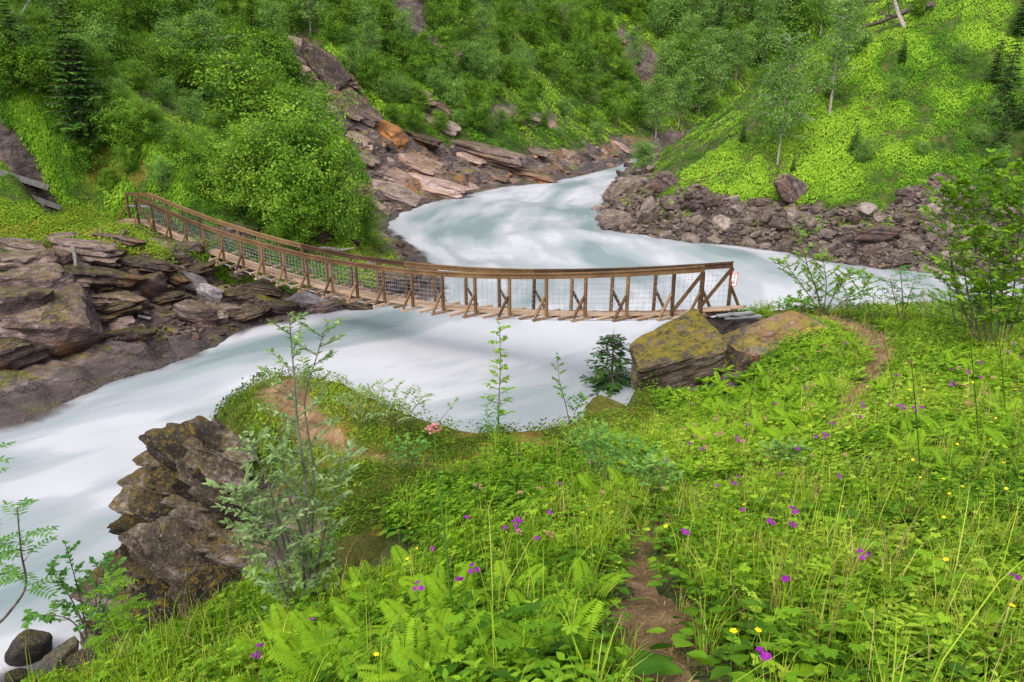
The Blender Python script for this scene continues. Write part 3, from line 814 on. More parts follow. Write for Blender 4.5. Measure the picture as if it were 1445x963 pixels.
# ------------------------------------------------------------------ rocks
def ico(sub):
    bm = bmesh.new(); bmesh.ops.create_icosphere(bm, subdivisions=sub, radius=1.0)
    V = np.array([v.co[:] for v in bm.verts]); T = np.array([[v.index for v in f.verts] for f in bm.faces]); bm.free()
    return V / np.linalg.norm(V, axis=1)[:, None], T
ICO = {k: ico(k) for k in (2, 3, 4, 5)}

def rock_mesh(name, seed, dims, mat, sub=4, planes=9, p=26, rough=0.05, strata=0.0, layers=5, wear=0.0):
    """angular stone: a worn polyhedron with bedding ledges"""
    r = np.random.default_rng(seed)
    D, T = ICO[sub]
    nrm = r.normal(size=(planes, 3)); nrm[:, 2] *= 0.6
    nrm = np.vstack([nrm, [[0.1, 0, 1], [0.05, 0.1, -1], [1, .2, .1], [-1, .1, -.1], [.2, 1, .05], [-.1, -1, .1]] + r.normal(size=(6, 3)) * 0.18])
    nrm /= np.linalg.norm(nrm, axis=1)[:, None]
    h = r.uniform(0.72, 1.0, len(nrm)); h[-6:] = r.uniform(0.78, 0.92, 6)
    q = np.maximum(D @ nrm.T / h, 1e-3)
    rad = (q ** p).sum(1) ** (-1.0 / p)
    V = D * rad[:, None]
    off = seed * 3.7
    if strata > 0:
        tz = V[:, 2] * layers + 0.6 * vnoise(V * 1.7 + off)
        L = np.floor(tz)
        k = 1 + strata * _hash(L.astype(np.int64) + 400, np.full(len(L), seed, np.int64), np.zeros(len(L), np.int64))
        k2 = 1 + strata * 0.9 * vnoise(np.stack([V[:, 0] * 1.6 + L * 7, V[:, 1] * 1.6, np.full(len(L), off)], -1))
        V[:, :2] *= (k * k2)[:, None]
    V = V + D * (rough * fbm(V * 2.3 + off, 4, 0.6) + rough * 0.5 * np.abs(vnoise(V * 5.5 + off)))[:, None]
    V *= np.asarray(dims)[None]
    return mesh_np(name, V, T, mat, {}, wear > 0.5)

def ordn(n):
    return f"{n}{'th' if 10 <= n % 100 <= 20 else {1: 'st', 2: 'nd', 3: 'rd'}.get(n % 10, 'th')}"

def put_rock(name, me, loc, rot, scale, label=None, group=None, parent=None):
    o = obj(name, me, parent); o.location = tuple(loc); o.rotation_euler = rot
    o.scale = (scale,) * 3 if np.isscalar(scale) else tuple(scale)
    tag(o, label, 'rock', group)
    return o

def label_rows(items, rows, fmt, group=None):
    """items: (object, px, py); names each one by its place in its row, counted from the left"""
    it = sorted(items, key=lambda k: k[2]); n = len(it); R = len(rows)
    for r in range(R):
        row = sorted(it[r * n // R:(r + 1) * n // R], key=lambda k: k[1])
        for j, (o, x, y) in enumerate(row):
            o['label'] = fmt.format(n=ordn(j + 1), row=rows[r], d=o.get('_d', ''))
            if '_d' in o: del o['_d']
            if group: o['group'] = group

SLABS = [rock_mesh('slab', 100 + k, (1.0, 0.62, 0.30), M['slab'], 4, 8, 30, 0.05, 0.16, 4) for k in range(6)]
CHUNKS = [rock_mesh('chunk', 130 + k, (1.0, 0.78, 0.62), M['slab'], 4, 10, 34, 0.05, 0.07, 4) for k in range(5)]
RUB = [rock_mesh('stone', 160 + k, (1.0, 0.70 + 0.04 * (k % 3), 0.42 + 0.08 * (k % 4)), M['rubble'], 3, 9, 30, 0.05, 0.05, 3) for k in range(9)]
PALE = [rock_mesh('pale_stone', 180 + k, (1.0, 0.6, 0.45), M['pale'], 4, 9, 22, 0.05, 0.05, 3) for k in range(3)]

def free_spots(cands, sizes, sep):
    """keeps points whose spacing in the picture plane is at least sep x size"""
    out = []
    for i, (c, s) in enumerate(zip(cands, sizes)):
        if all((c[0] - d[0]) ** 2 + (c[1] - d[1]) ** 2 > (sep * (s + e)) ** 2 for d, e in out):
            out.append((c, s))
    return out

# --- left bank: bedded slabs below the left end of the bridge
rk = random.Random(21)
BANK = []      # (px, py, width px, kind, yaw, tilt)
cl = [(30, 372, 110, 0), (120, 352, 120, 0), (205, 372, 95, 0), (60, 402, 100, 1), (135, 392, 105, 0), (215, 345, 70, 0), (30, 345, 80, 0),
      (75, 465, 150, 1), (20, 440, 110, 1), (165, 418, 70, 0), (160, 436, 76, 0), (168, 455, 72, 0), (210, 402, 60, 1), (235, 418, 70, 0), (190, 470, 60, 0), (120, 480, 60, 0),
      (20, 500, 90, 1), (275, 440, 70, 1), (255, 440, 48, 0), (320, 432, 46, 0), (335, 415, 58, 0), (372, 404, 60, 0), (300, 440, 60, 0), (345, 440, 70, 0), (240, 385, 70, 0),
      (395, 432, 50, 1), (455, 432, 46, 1), (330, 385, 52, 0), (370, 432, 40, 0), (500, 428, 40, 0), (532, 424, 36, 0), (570, 418, 34, 0), (260, 350, 60, 0), (90, 335, 70, 0), (160, 335, 70, 0)]
rows = []
for i, (px, py, wpx, kind) in enumerate(cl):
    P = hit1(px, py + 4); s = wpx * mpp(P) * 0.5
    me = (SLABS if kind == 0 else CHUNKS)[i % 5]
    o = put_rock('bank_slab', me, (P[0], P[1], P[2] + s * (0.02 if kind == 0 else 0.0)), (rk.uniform(-.12, .18), rk.uniform(-.25, .05), rk.uniform(-.5, .5) + (3.1 if rk.random() < .5 else 0)), (s, s * rk.uniform(.8, 1.2), s * rk.uniform(.75, 1.2)))
    rows.append((o, px, py))
tries = []
for i in range(900):
    px, py = rk.uniform(-120, 600), rk.uniform(330, 560)
    tries.append((px, py))
hp_ = hit([t[0] for t in tries], [t[1] for t in tries])
sg = samp(GS, hp_[:, 0], hp_[:, 1]); sdd = samp(GSIDE.astype(float), hp_[:, 0], hp_[:, 1])
cand = [(t, P) for t, P, a, b in zip(tries, hp_, sg, sdd) if b < 0.3 and 2.6 < a < 6.6 and P[1] < 31]
sizes = [rk.uniform(9, 26) for _ in cand]
pick = []
for (t, P), s in zip(cand, sizes):
    if all((t[0] - q[0][0]) ** 2 / 1.4 + (t[1] - q[0][1]) ** 2 * 3.0 > (0.72 * (s + q[2])) ** 2 for q in pick): pick.append((t, P, s))
for t, P, s in pick[:110]:
    k = s * mpp(P)
    o = put_rock('bank_slab', rk.choice(SLABS + SLABS + CHUNKS), (P[0], P[1], P[2] + k * .03), (rk.uniform(-.15, .2), rk.uniform(-.3, .1), rk.uniform(-.6, .6) + (3.1 if rk.random() < .5 else 0)), (k, k * rk.uniform(.8, 1.2), k * rk.uniform(.6, 1.1)))
    rows.append((o, t[0], t[1]))
label_rows(rows, ['under the grassy lip', 'in the upper ledges', 'in the lower ledges', 'just above the water'], 'dark bedded slab {row} of the left bank, {n} from left', 'slabs of the left river bank')

# a few that stand out
for (px, py, wpx, me, lab, sc, rot) in [
        (432, 430, 66, PALE[0], 'pale purple grey boulder at the water under the far half of the bridge', (1, .8, .75), (0.05, 0.1, 0.1)),
        (258, 402, 84, PALE[1], 'long pale pinkish block leaning down the left bank', (1, .7, .55), (0.1, 0.35, 0.25)),
        (297, 418, 44, PALE[2], 'light grey split boulder right of the pale leaning block', (.9, .9, 1.35), (0.2, 0.5, 0.3)),
        (40, 468, 120, CHUNKS[3], 'broad smooth dark block near the left edge of the picture', (1, .8, .8), (0.2, 0.1, 0.4)),
        (590, 400, 62, SLABS[2], 'mossy grey rock at the tip of the left bank behind the netting', (1, .9, 2.0), (0.1, -0.3, 0.8)),
        (560, 405, 60, CHUNKS[2], 'rounded grey rock behind the netting beside the tip of the left bank', (1, .9, .9), (0.1, -0.1, 0.4)),
        (612, 362, 24, SLABS[1], 'small dark slab slanting into the river behind the bridge', (1, .5, .8), (0.0, 0.45, 0.1))]:
    P = hit1(px, py); s = wpx * mpp(P) * 0.5
    put_rock('boulder', me, (P[0], P[1], P[2] + s * .15), rot, (s * sc[0], s * sc[1], s * sc[2]), lab)

# --- upstream left bank: reddish and orange slabs
OSL = [rock_mesh('orange_slab', 200 + k, (1.0, 0.62, 0.26), M['slab'], 4, 8, 30, 0.05, 0.12, 4) for k in range(2)]
M['oslab'] = rock_mat('ochre_slab', [(0.035, 0.021, 0.017), (0.125, 0.076, 0.061), (0.25, 0.162, 0.137), (0.36, 0.265, 0.235)], 0.25, 0.6, 0.9)
OSL += [rock_mesh('orange_slab', 210 + k, (1.0, 0.62, 0.28), M['oslab'], 4, 8, 30, 0.05, 0.14, 4) for k in range(5)]
rows = []
tries = [(rk.uniform(415, 890), rk.uniform(50, 300)) for _ in range(1500)]
hp_ = hit([t[0] for t in tries], [t[1] for t in tries])
rv = samp(ROCK, hp_[:, 0], hp_[:, 1]); sg = samp(GS, hp_[:, 0], hp_[:, 1]); sdd = samp(GSIDE.astype(float), hp_[:, 0], hp_[:, 1])
pick = []
for t, P, a, b, s_ in zip(tries, hp_, rv, sdd, sg):
    if a > 0.75 and b < .3 and P[1] > 36 and s_ > 0.3:
        s = rk.uniform(12, 44) * (1.0 if t[0] < 700 else 0.72)
        if all((t[0] - q[0][0]) ** 2 / 2.0 + (t[1] - q[0][1]) ** 2 * 2.2 > (0.56 * (s + q[2])) ** 2 for q in pick): pick.append((t, P, s))
for t, P, s in pick[:150]:
    k = s * mpp(P)
    o = put_rock('shore_slab', rk.choice(OSL), (P[0], P[1], P[2] - k * .02), (rk.uniform(-.1, .25), rk.uniform(.15, .5), rk.uniform(-.35, .35) - 0.5), (k, k * rk.uniform(.7, 1.1), k * rk.uniform(.6, 1.0)))
    rows.append((o, t[0], t[1]))
for (px, py, wpx, me, lab, sc, rot) in [
        (548, 188, 78, OSL[3], 'vivid orange smooth slab high on the upstream left shore', (1, .9, 1.0), (.15, .45, -.6)), (500, 150, 100, OSL[0], 'purple grey smooth slab above the vivid orange one', (1, .7, .8), (.2, .5, -.7)),
        (455, 95, 120, OSL[1], 'purple grey rock strip beside the wooded slope, topmost of the bare rock', (1, .6, .8), (.3, .6, -.8)), (585, 232, 95, OSL[4], 'broad reddish slab below the vivid orange one', (1, .8, .9), (.1, .3, -.5)),
        (672, 216, 130, OSL[0], 'long grey green slab in the middle of the upstream shore', (1, .55, .9), (.05, .22, -.35)), (610, 262, 110, OSL[5], 'low smooth reddish slab near the water upstream', (1, .7, .7), (.05, .2, -.4)),
        (555, 275, 90, OSL[1], 'dark grey slab dipping into the river behind the big bush', (1, .8, .9), (.1, .35, -.4)), (612, 160, 60, OSL[1], 'dark ledge under shrubs above the reddish slabs', (1, .7, 1.0), (.1, .4, -.5)), (745, 245, 90, OSL[6], 'flat pinkish slab at the upstream waterline', (1, .7, .6), (.05, .15, -.3))]:
    P = hit1(px, py); s = wpx * mpp(P) * .5
    put_rock('shore_slab', me, P, rot, (s * sc[0], s * sc[1], s * sc[2]), lab)
M['vivid'] = rock_mat('orange_face', [(0.09, 0.04, 0.02), (0.24, 0.10, 0.03), (0.38, 0.17, 0.04), (0.40, 0.24, 0.12)], 0.1, 0.5, 1.0, lichen=0.05)
vm = OSL[3].copy(); vm.materials[0] = M['vivid']
for o in bpy.data.objects:
    if str(o.get('label', '')).startswith('vivid orange'): o.data = vm
label_rows(rows, ['high', 'halfway up', 'low', 'at the waterline'], 'reddish slab {row} on the upstream left shore, {n} from left', 'slabs of the upstream left shore')

# --- right bank rubble
rows = []
tries = [(rk.uniform(842, 1500), rk.uniform(225, 392)) for _ in range(6000)]
hp_ = hit([t[0] for t in tries], [t[1] for t in tries])
rv = samp(ROCK, hp_[:, 0], hp_[:, 1]); sg = samp(GS, hp_[:, 0], hp_[:, 1]); sdd = samp(GSIDE.astype(float), hp_[:, 0], hp_[:, 1])
pick = []
for big in (True, False):
    for t, P, a, b, c in zip(tries, hp_, rv, sdd, sg):
        if a > 0.55 and 0.8 < b < 1.3 and c > -0.1:
            s = rk.uniform(11, 20) if big else rk.uniform(5.5, 11)
            if big and (c > 5 or rk.random() < .5): continue
            if all((t[0] - q[0][0]) ** 2 / 1.5 + (t[1] - q[0][1]) ** 2 * 2.0 > (0.78 * (s + q[2])) ** 2 for q in pick): pick.append((t, P, s))
        if big and len(pick) > 60: break
for t, P, s in pick[:298]:
    k = s * mpp(P)
    o = put_rock('rubble_stone', rk.choice(RUB), (P[0], P[1], P[2] + k * .12), (rk.uniform(-.5, .5), rk.uniform(-.5, .5), rk.uniform(0, 6.28)), (k, k * rk.uniform(.7, 1.1), k * rk.uniform(.7, 1.2)))
    rows.append((o, t[0], t[1]))
label_rows(rows, ['topmost under the grass', 'in the upper part', 'in the middle', 'in the lower part', 'at the waterline'], 'angular stone {row} of the right rubble bank, {n} from left', 'stones of the right rubble bank')
for (px, py, wpx, lab, sc, rot) in [(1115, 275, 60, 'dark upright block split into leaves at the top of the rubble bank', (1, .8, 1.0), (0.2, 0.9, 0.3)), (938, 262, 40, 'dark pointed rock at the upstream end of the rubble bank', (1, .9, 1.3), (0.1, 0.5, 0.2)), (868, 315, 58, 'large smooth boulder at the upstream corner of the rubble bank', (1, .9, .8), (0, .1, .1)), (1240, 335, 70, 'long dark flat slab lying across the rubble', (1, .5, .45), (0, .05, .1)), (880, 275, 70, 'brown sloping rock face at the bend of the river', (1, .8, .6), (0, -.5, .4))]:
    P = hit1(px, py); s = wpx * mpp(P) * 0.5
    put_rock('boulder', CHUNKS[1] if 'dark' in lab else RUB[2], (P[0], P[1], P[2] + s * .15), rot, (s * sc[0], s * sc[1], s * sc[2]), lab)

# the small broken stone between the larger stones
def shards(name, box, side, n, mat, label, szpx, seed, smax):
    r = np.random.default_rng(seed); D, T = ICO[2]
    X = r.uniform(box[0], box[2], n); Y = r.uniform(box[1], box[3], n); P = hit(X, Y)
    ok = (samp(ROCK, P[:, 0], P[:, 1]) > .5) & (np.abs(samp(GSIDE.astype(float), P[:, 0], P[:, 1]) - side) < .2) & (samp(GS, P[:, 0], P[:, 1]) > -.12) & (samp(GS, P[:, 0], P[:, 1]) < smax) & (P[:, 1] < 110)
    P = P[ok]; m = len(P); k = mpp(P) * szpx * r.uniform(.45, 1.3, m); Vs, Ts = [], []
    for i in range(m):
        nn = r.normal(size=(9, 3)); nn = np.vstack([nn, [[0, 0, 1], [0, 0, -1], [1, 0, 0], [-1, 0, 0], [0, 1, 0], [0, -1, 0]]]); nn /= np.linalg.norm(nn, axis=1)[:, None]
        q = np.maximum(D @ nn.T / r.uniform(.6, 1, 15), 1e-3); V = D * ((q ** 20).sum(1) ** -.05)[:, None] * np.array([1, r.uniform(.5, .9), r.uniform(.25, .6)]) * k[i]
        A = np.array(Matrix.Rotation(r.uniform(0, 6.28), 3, 'Z') @ Matrix.Rotation(r.normal() * .4, 3, 'X') @ Matrix.Rotation(r.normal() * .4, 3, 'Y'))
        Vs.append(V @ A.T + P[i] + [0, 0, k[i] * .15]); Ts.append(T + i * len(D))
    return tag(obj(name, mesh_np(name, np.vstack(Vs), np.vstack(Ts), mat)), label, None, None, 'stuff')
shards('broken_stones', (842, 220, 1560, 395), 1, 3600, M['rubble'], 'small broken stone filling the right rubble bank', 5.5, 71, 16)
shards('broken_stones', (-150, 325, 620, 480), 0, 1100, M['slab'], 'small broken slate between the slabs of the left bank', 6.0, 72, 7.0)
shards('broken_stones', (420, 60, 890, 300), 0, 900, M['oslab'], 'small broken stone on the red shore upstream', 4.5, 73, 30)

# --- outcrop: stacked leaning slabs at the near shore
OUT = [rock_mesh('outcrop_slab', 230 + k, (1.0, 0.72, 0.22), M['outcrop'], 5, 8, 44, 0.075, 0.18, 3) for k in range(6)]
outl = [  # px, py of the middle, width px, depth d, tilt about view axis, scale z, label
    (262, 607, 34, 10.6, 0.1, 1.0, 'small loose stone on the rim of the outcrop'),
    (272, 626, 46, 10.6, 0.3, 1.1, 'narrow upright stone just under the rim of the outcrop'),
    (238, 646, 58, 10.3, 0.05, .75, 'thin flat slab jutting out high on the outcrop'),
    (243, 676, 84, 10.2, 0.15, 1.1, 'thick block under the highest jutting slab of the outcrop'),
    (228, 699, 84, 9.9, 0.08, .60, 'moss topped slab jutting farthest left over the river'),
    (224, 740, 66, 9.9, 0.35, 1.0, 'pale lichened block below the moss topped jutting slab'),
    (232, 775, 80, 9.7, 0.50, 1.0, 'mossy edged slab in the middle of the outcrop'),
    (300, 650, 110, 10.2, 0.55, 1.1, 'broad rough slab below the green top of the outcrop'),
    (275, 720, 110, 9.8, 0.45, 1.2, 'brown knobbly block in the heart of the outcrop'),
    (310, 735, 100, 9.5, 0.75, 1.2, 'tall dark slab behind the willow sapling'),
    (250, 810, 130, 9.3, 0.70, .95, 'long slab leaning down to the left in the outcrop'),
    (225, 835, 130, 9.0, 0.78, .85, 'lowest leaning slab with a pale tip over the water'),
    (285, 850, 140, 8.7, 0.80, 1.0, 'wide mossy slab at the foot of the outcrop'),
    (310, 800, 120, 9.0, 0.9, 1.1, 'dark weathered slab right of the leaning slabs'),
    (335, 850, 90, 8.4, 0.8, 1.0, 'shaded slab at the right foot of the outcrop'),
    (225, 890, 90, 8.6, 0.7, .8, 'wet dark slab at the foot of the outcrop by the water'),
    (345, 690, 80, 9.8, 0.7, 1.0, 'rough slab right below the mossy rim behind the sapling'),
    (375, 780, 90, 8.6, 0.6, 1.0, 'grey slab half hidden by the sapling leaves')]
for i, (px, py, wpx, d, ti, sz, lab) in enumerate(outl):
    P = pt(px - 14, py, d - 0.2); s = wpx * mpp(P) * (0.62 if py > 690 else 0.50)
    o = put_rock('outcrop_slab', OUT[i % 6], P, (0.22 + .1 * rk.uniform(-1, 1), ti * .8, -0.25 + rk.uniform(-.25, .25)), (s, s * 1.1, s * 1.05 * sz), lab, 'slabs of the near outcrop')

ro = np.random.default_rng(91); oi = []
for k in range(150):
    px, py = ro.uniform(180, 355), ro.uniform(610, 900)
    if not inside(np.array([px]), np.array([py]), [(265, 605), (330, 610), (350, 760), (350, 880), (230, 900), (185, 830), (200, 720)])[0]: continue
    d = np.interp(py, [600, 900], [10.25, 8.25]) - .25; P = pt(px, py, d); s = ro.uniform(20, 56) * mpp(P) * .6
    o = put_rock('outcrop_slab', OUT[k % 6], P, (ro.uniform(0, .4), ro.uniform(.2, .9), ro.uniform(-.6, .4)), (s, s * .9, s * ro.uniform(.6, 1.0))); oi.append((o, px, py))
for k in range(60):
    px, py = ro.uniform(340, 470), ro.uniform(665, 845)
    if len(oi) > 110 or not inside(np.array([px]), np.array([py]), [(340, 660), (420, 695), (468, 765), (462, 835), (350, 862)])[0]: continue
    P = hit1(px, py); s = ro.uniform(34, 72) * mpp(P) * .6
    o = put_rock('outcrop_slab', OUT[k % 6], P, (ro.uniform(0, .4), ro.uniform(.2, .8), ro.uniform(-.6, .4)), (s, s * .9, s * ro.uniform(.7, 1.2))); oi.append((o, px, py))
label_rows(oi, ['near the rim', 'at mid height', 'near the foot'], 'small broken slab {row} of the near outcrop, {n} from left', 'small broken slabs of the near outcrop')

# --- the big mossy boulders that carry the near end of the bridge
BIG1 = rock_mesh('boulder', 301, (1.0, 0.8, 0.60), M['mossy'], 5, 6, 44, 0.06, 0.05, 4)
P = pt(955, 512, 14.7); s = 158 * mpp(P) * 0.5
put_rock('mossy_boulder', BIG1, P, (0.05, -0.27, 0.35), (s * 1.05, s * 1.0, s * .84), 'huge moss capped boulder under the near end of the bridge')
M['ochre'] = rock_mat('ochre_face', [(0.015, 0.012, 0.009), (0.055, 0.042, 0.031), (0.12, 0.095, 0.075), (0.25, 0.21, 0.18)], 0.9, 0.9, 1.1, ((0.06, 0.062, 0.009), (0.15, 0.115, 0.015), (0.22, 0.15, 0.035)), 0.3, mossup=0.35)
BIG2 = rock_mesh('boulder', 314, (1.0, 0.62, 0.55), M['ochre'], 5, 7, 40, 0.06, 0.06, 3)
P = pt(1078, 498, 15.0); s = 180 * mpp(P) * 0.5
put_rock('mossy_boulder', BIG2, P, (0.1, -0.28, 0.35), (s * 1.0, s * 1.0, s * 0.95), 'long slanting boulder with an orange stained flank beside the bridge landing')
P = pt(1010, 540, 14.0); s = 120 * mpp(P) * 0.5
put_rock('mossy_boulder', OUT[2], P, (0.2, -0.75, 0.3), (s * 1.0, s * .8, s * .9), 'dark tilted slab below the two big boulders')
HUM = rock_mesh('hummock', 320, (1.0, 0.8, 0.6), M['hummock'], 4, 8, 9, 0.08)
for (px, py, wpx, lab) in [(752, 592, 66, 'small moss covered rock on the brink, right of the slender sapling'), (800, 602, 62, 'brown rock on the brink beside the small moss covered rock'), (864, 586, 92, 'moss cushioned rock in front of the young spruce'), (832, 604, 84, 'low mossy rock between the young spruce and the round leaved sapling')]:
    P = hit1(px, py + 12) if px < 820 else pt(px, py + 5, 12.6 if px > 850 else 11.7); s = wpx * mpp(P) * .5
    put_rock('mossy_rock', HUM if 'brown' not in lab else OUT[4], P, (.05, .1, rk.uniform(0, 3)), (s, s, s * .9), lab)
# meadow stones behind the willow sapling, boulders at the bottom left shore
for (px, py, wpx, me, lab, sc) in [
        (512, 822, 74, PALE[2], 'flat pale grey stone in the moss beside the ferns', (1, .8, .45)),
        (470, 818, 60, OUT[3], 'dark stone at the foot of the willow sapling', (1, .8, .9)),
        (520, 778, 110, HUM, 'low stone under yellow moss above the ferns', (1, .8, .42)),
        (395, 808, 70, PALE[0], 'grey rock edge behind the stems of the willow sapling', (1, .7, .7))]:
    P = hit1(px, py); s = wpx * mpp(P) * .5
    put_rock('stone', me, P, (.1, .1, rk.uniform(-.4, .4)), (s * sc[0], s * sc[1], s * sc[2]), lab)
WET = [rock_mesh('wet_boulder', 340 + k, (1.0, 0.85, 0.8), M['wetrock'], 4, 9, 9, 0.05) for k in range(3)]
for i, (px, py, wpx, d, lab) in enumerate([(42, 915, 62, 8.4, 'dark round boulder lapped by the river at the lower left corner'), (82, 937, 58, 8.0, 'mossy dark boulder right of the round one at the lower left corner'), (28, 960, 40, 7.8, 'wet boulder cut by the lower left frame corner'),
        (135, 905, 46, 8.3, 'grey brown stone behind the birch sapling at the shore'), (118, 940, 50, 7.8, 'reddish stone among the sapling stems at the shore'), (180, 915, 44, 8.4, 'dark shore stone between the saplings and the outcrop')]):
    P = pt(px, py, d); s = wpx * mpp(P) * .5
    put_rock('shore_boulder', WET[i % 3] if i not in (3, 4) else CHUNKS[2], P, (.1, .2, rk.uniform(0, 3)), (s, s, s * .95), lab)
# ------------------------------------------------------------------ trees and undergrowth of the hillsides
def unit(v):
    return v / (np.linalg.norm(v, axis=-1, keepdims=True) + 1e-9)

def leaf_quads(C, Lw, r, up=0.5, w=0.55, out=None):
    """diamond leaves at C (n,3) of length Lw; normals biased upward and outward"""
    n = len(C)
    N = r.normal(size=(n, 3)); N[:, 2] += up * 2
    if out is not None: N += out
    N = unit(N)
    A = unit(np.cross(N, r.normal(size=(n, 3)))); B = np.cross(N, A)
    L = (np.broadcast_to(np.asarray(Lw, float), (n,)) * r.uniform(0.7, 1.3, n))[:, None]
    V = np.stack([C - A * L * .5, C - B * L * w * .5 + N * L * .06, C + A * L * .5, C + B * L * w * .5 + N * L * .06], 1).reshape(-1, 3)
    Q = np.arange(n * 4).reshape(n, 4)
    return V, Q

def broad_tree(name, seed, h, spread, leafmat, barkmat, ncl=70, per=45, leaf=0.16, stems=1, base=0.25, top=1.0, lean=0.0, droop=0.0, crad=0.11):
    r = np.random.default_rng(seed)
    tb = MB(); Cs = []; tints = []; outs = []
    for s in range(stems):
        ang = r.uniform(0, 6.28)
        sp = (0.30 * spread if stems > 1 else lean) * r.uniform(.5, 1.0)
        end = np.array([math.cos(ang) * sp, math.sin(ang) * sp, h * (1 if s == 0 else r.uniform(.7, .98))])
        t = np.linspace(0, 1, 9)[:, None]
        wob = np.cumsum(r.normal(size=(9, 3)) * 0.02 * h, 0) * np.array([1, 1, .2]); wob[0] = 0
        P = t ** 1.0 * end[None] * np.stack([t[:, 0] ** 1.3, t[:, 0] ** 1.3, np.ones(9)], -1) + wob * (t * .6)
        r0 = (0.013 if h > 6 else 0.018) * h / math.sqrt(stems)
        tb.tube(P, r0 * (1.05 - t[:, 0] * 0.95), 6, 0.5)
        k = max(4, ncl // stems)
        for c in range(k):
            ft = base + (0.985 - base) * ((c + r.random()) / k) ** 0.85
            b = np.array([np.interp(ft, t[:, 0], P[:, i]) for i in range(3)])
            rel = (ft - base) / (1 - base)
            env = spread * (math.sin(math.pi * min(1, 0.20 + 0.72 * rel ** 0.9)) ** 0.6) * r.uniform(.35, 1.2)
            a = c * 2.4 + r.uniform(-.6, .6)
            tip = b + np.array([math.cos(a) * env, math.sin(a) * env, env * r.uniform(0.15, 0.75) - droop * env])
            mid = (b + tip) / 2 + np.array([0, 0, 0.06 * env])
            tb.tube(np.array([b, mid, tip]), np.array([.35, .22, .08]) * r0, 4, 0.5)
            m = int(per * r.uniform(.6, 1.35))
            f = r.beta(2.2, 1.1, m)[:, None]
            line = b + (mid - b) * np.minimum(f * 2, 1) + (tip - mid) * np.maximum(f * 2 - 1, 0)
            C = line + r.normal(size=(m, 3)) * (crad * h * 0.5) * np.array([1, 1, .75])
            Cs.append(C); tints.append(np.clip(r.uniform(.12, .88) + r.normal(size=m) * .10, 0, 1)); outs.append(unit(C - np.array([0, 0, h * .5])) * 0.9)
    C = np.vstack(Cs); T = np.concatenate(tints); O = np.vstack(outs)
    V, Q = leaf_quads(C, leaf, r, .5, .6, O)
    return tb.mesh(name + '_trunk', barkmat), mesh_np(name + '_crown', V, Q, leafmat, {'tint': np.repeat(T, 4)})

def spruce(name, seed, h, w, whorls=24, leafmat=None, dens=1.0):
    r = np.random.default_rng(seed); tb = MB()
    t = np.linspace(0, 1, 8)
    tb.tube(np.stack([t * 0, t * 0, t * h], -1), 0.016 * h * (1.03 - t), 6)
    VV_, T_ = [], []; 
    for k in range(whorls):
        f = 0.04 + 0.94 * (k + r.random() * .5) / whorls
        z = f * h; L = w * (1 - f) ** 0.85 * r.uniform(.75, 1.1) + 0.02 * h
        nb = int(r.integers(5, 8))
        for b in range(nb):
            a = 6.283 * b / nb + r.uniform(-.4, .4) + k
            d = np.array([math.cos(a), math.sin(a), 0]); Lb = L * r.uniform(.7, 1.1)
            s = np.linspace(0.02, 1, 7)
            P = np.array([0, 0, z]) + d * (s * Lb)[:, None] + np.array([0, 0, 1.0]) * ((-0.42 * s + 0.30 * s ** 2.2) * Lb + 0.1 * Lb * (1 - f))[:, None]
            tb.tube(P[::3], np.array([.005, .003, .0015]) * h, 3)
            side = np.array([-d[1], d[0], 0])
            m = int(26 * dens * (0.45 + Lb / w))
            u = r.uniform(0.12, 1.0, m)
            base = np.stack([np.interp(u, s, P[:, i]) for i in range(3)], -1)
            sg = r.choice([-1, 1], m)[:, None]
            tl = (0.30 * Lb * (1.15 - u) * r.uniform(.5, 1.1, m) + 0.028 * h)[:, None]
            dirv = unit(side * sg * r.uniform(.5, 1.0, (m, 1)) + d * r.uniform(.3, .9, (m, 1)) + np.array([0, 0, -1]) * r.uniform(0.05, .5, (m, 1)))
            nn = unit(np.cross(dirv, r.normal(size=(m, 3)) * .5 + np.array([0, 0, 1.0])))
            wd_ = tl * 0.16
            q = np.stack([base, base + dirv * tl * .5 + nn * wd_, base + dirv * tl, base + dirv * tl * .5 - nn * wd_], 1).reshape(-1, 3)
            VV_.append(q); T_.append(np.repeat(np.clip(r.uniform(.2, .7) + .3 * (u - .5) + r.normal(size=m) * .12, 0, 1), 4))
    V = np.vstack(VV_)
    return tb.mesh(name + '_trunk', M['bark']), mesh_np(name + '_crown', V, np.arange(len(V)).reshape(-1, 4), leafmat or M['needle'], {'tint': np.concatenate(T_)})

LIB = {'bush': [], 'greybush': [], 'birch': [], 'spruce': [], 'thin': [], 'lush': []}
for k in range(5):
    LIB['bush'].append(broad_tree('bush', 400 + k, 4.0, 1.9, M['leaf_wood'], M['bark'], 90, 66, 0.155, 4, .12, crad=.12))
for k in range(3):
    LIB['greybush'].append(broad_tree('grey_bush', 420 + k, 4.0, 1.7, M['leaf_birch'], M['bark_grey'], 74, 62, 0.15, 3, .14, crad=.12))
for k in range(4):
    LIB['birch'].append(broad_tree('birch', 430 + k, 8.0, 2.1, M['leaf_birch'], M['bark_birch'], 86, 66, 0.19, 1 + k % 2, .22, lean=.8, droop=.35, crad=.075))
for k in range(2):
    LIB['thin'].append(broad_tree('thin_birch', 440 + k, 7.0, 1.15, M['leaf_birch'], M['bark_birch'], 56, 42, 0.165, 1, .22, lean=.5, droop=.2, crad=.06))
for k in range(3):
    LIB['spruce'].append(spruce('spruce', 450 + k, 8.0, 1.9))
for k in range(3):
    LIB['lush'].append(broad_tree('lush_bush', 460 + k, 4.5, 2.0, M['leaf_lush'], M['bark_grey'], 170, 95, 0.115, 6, .05, crad=.085))

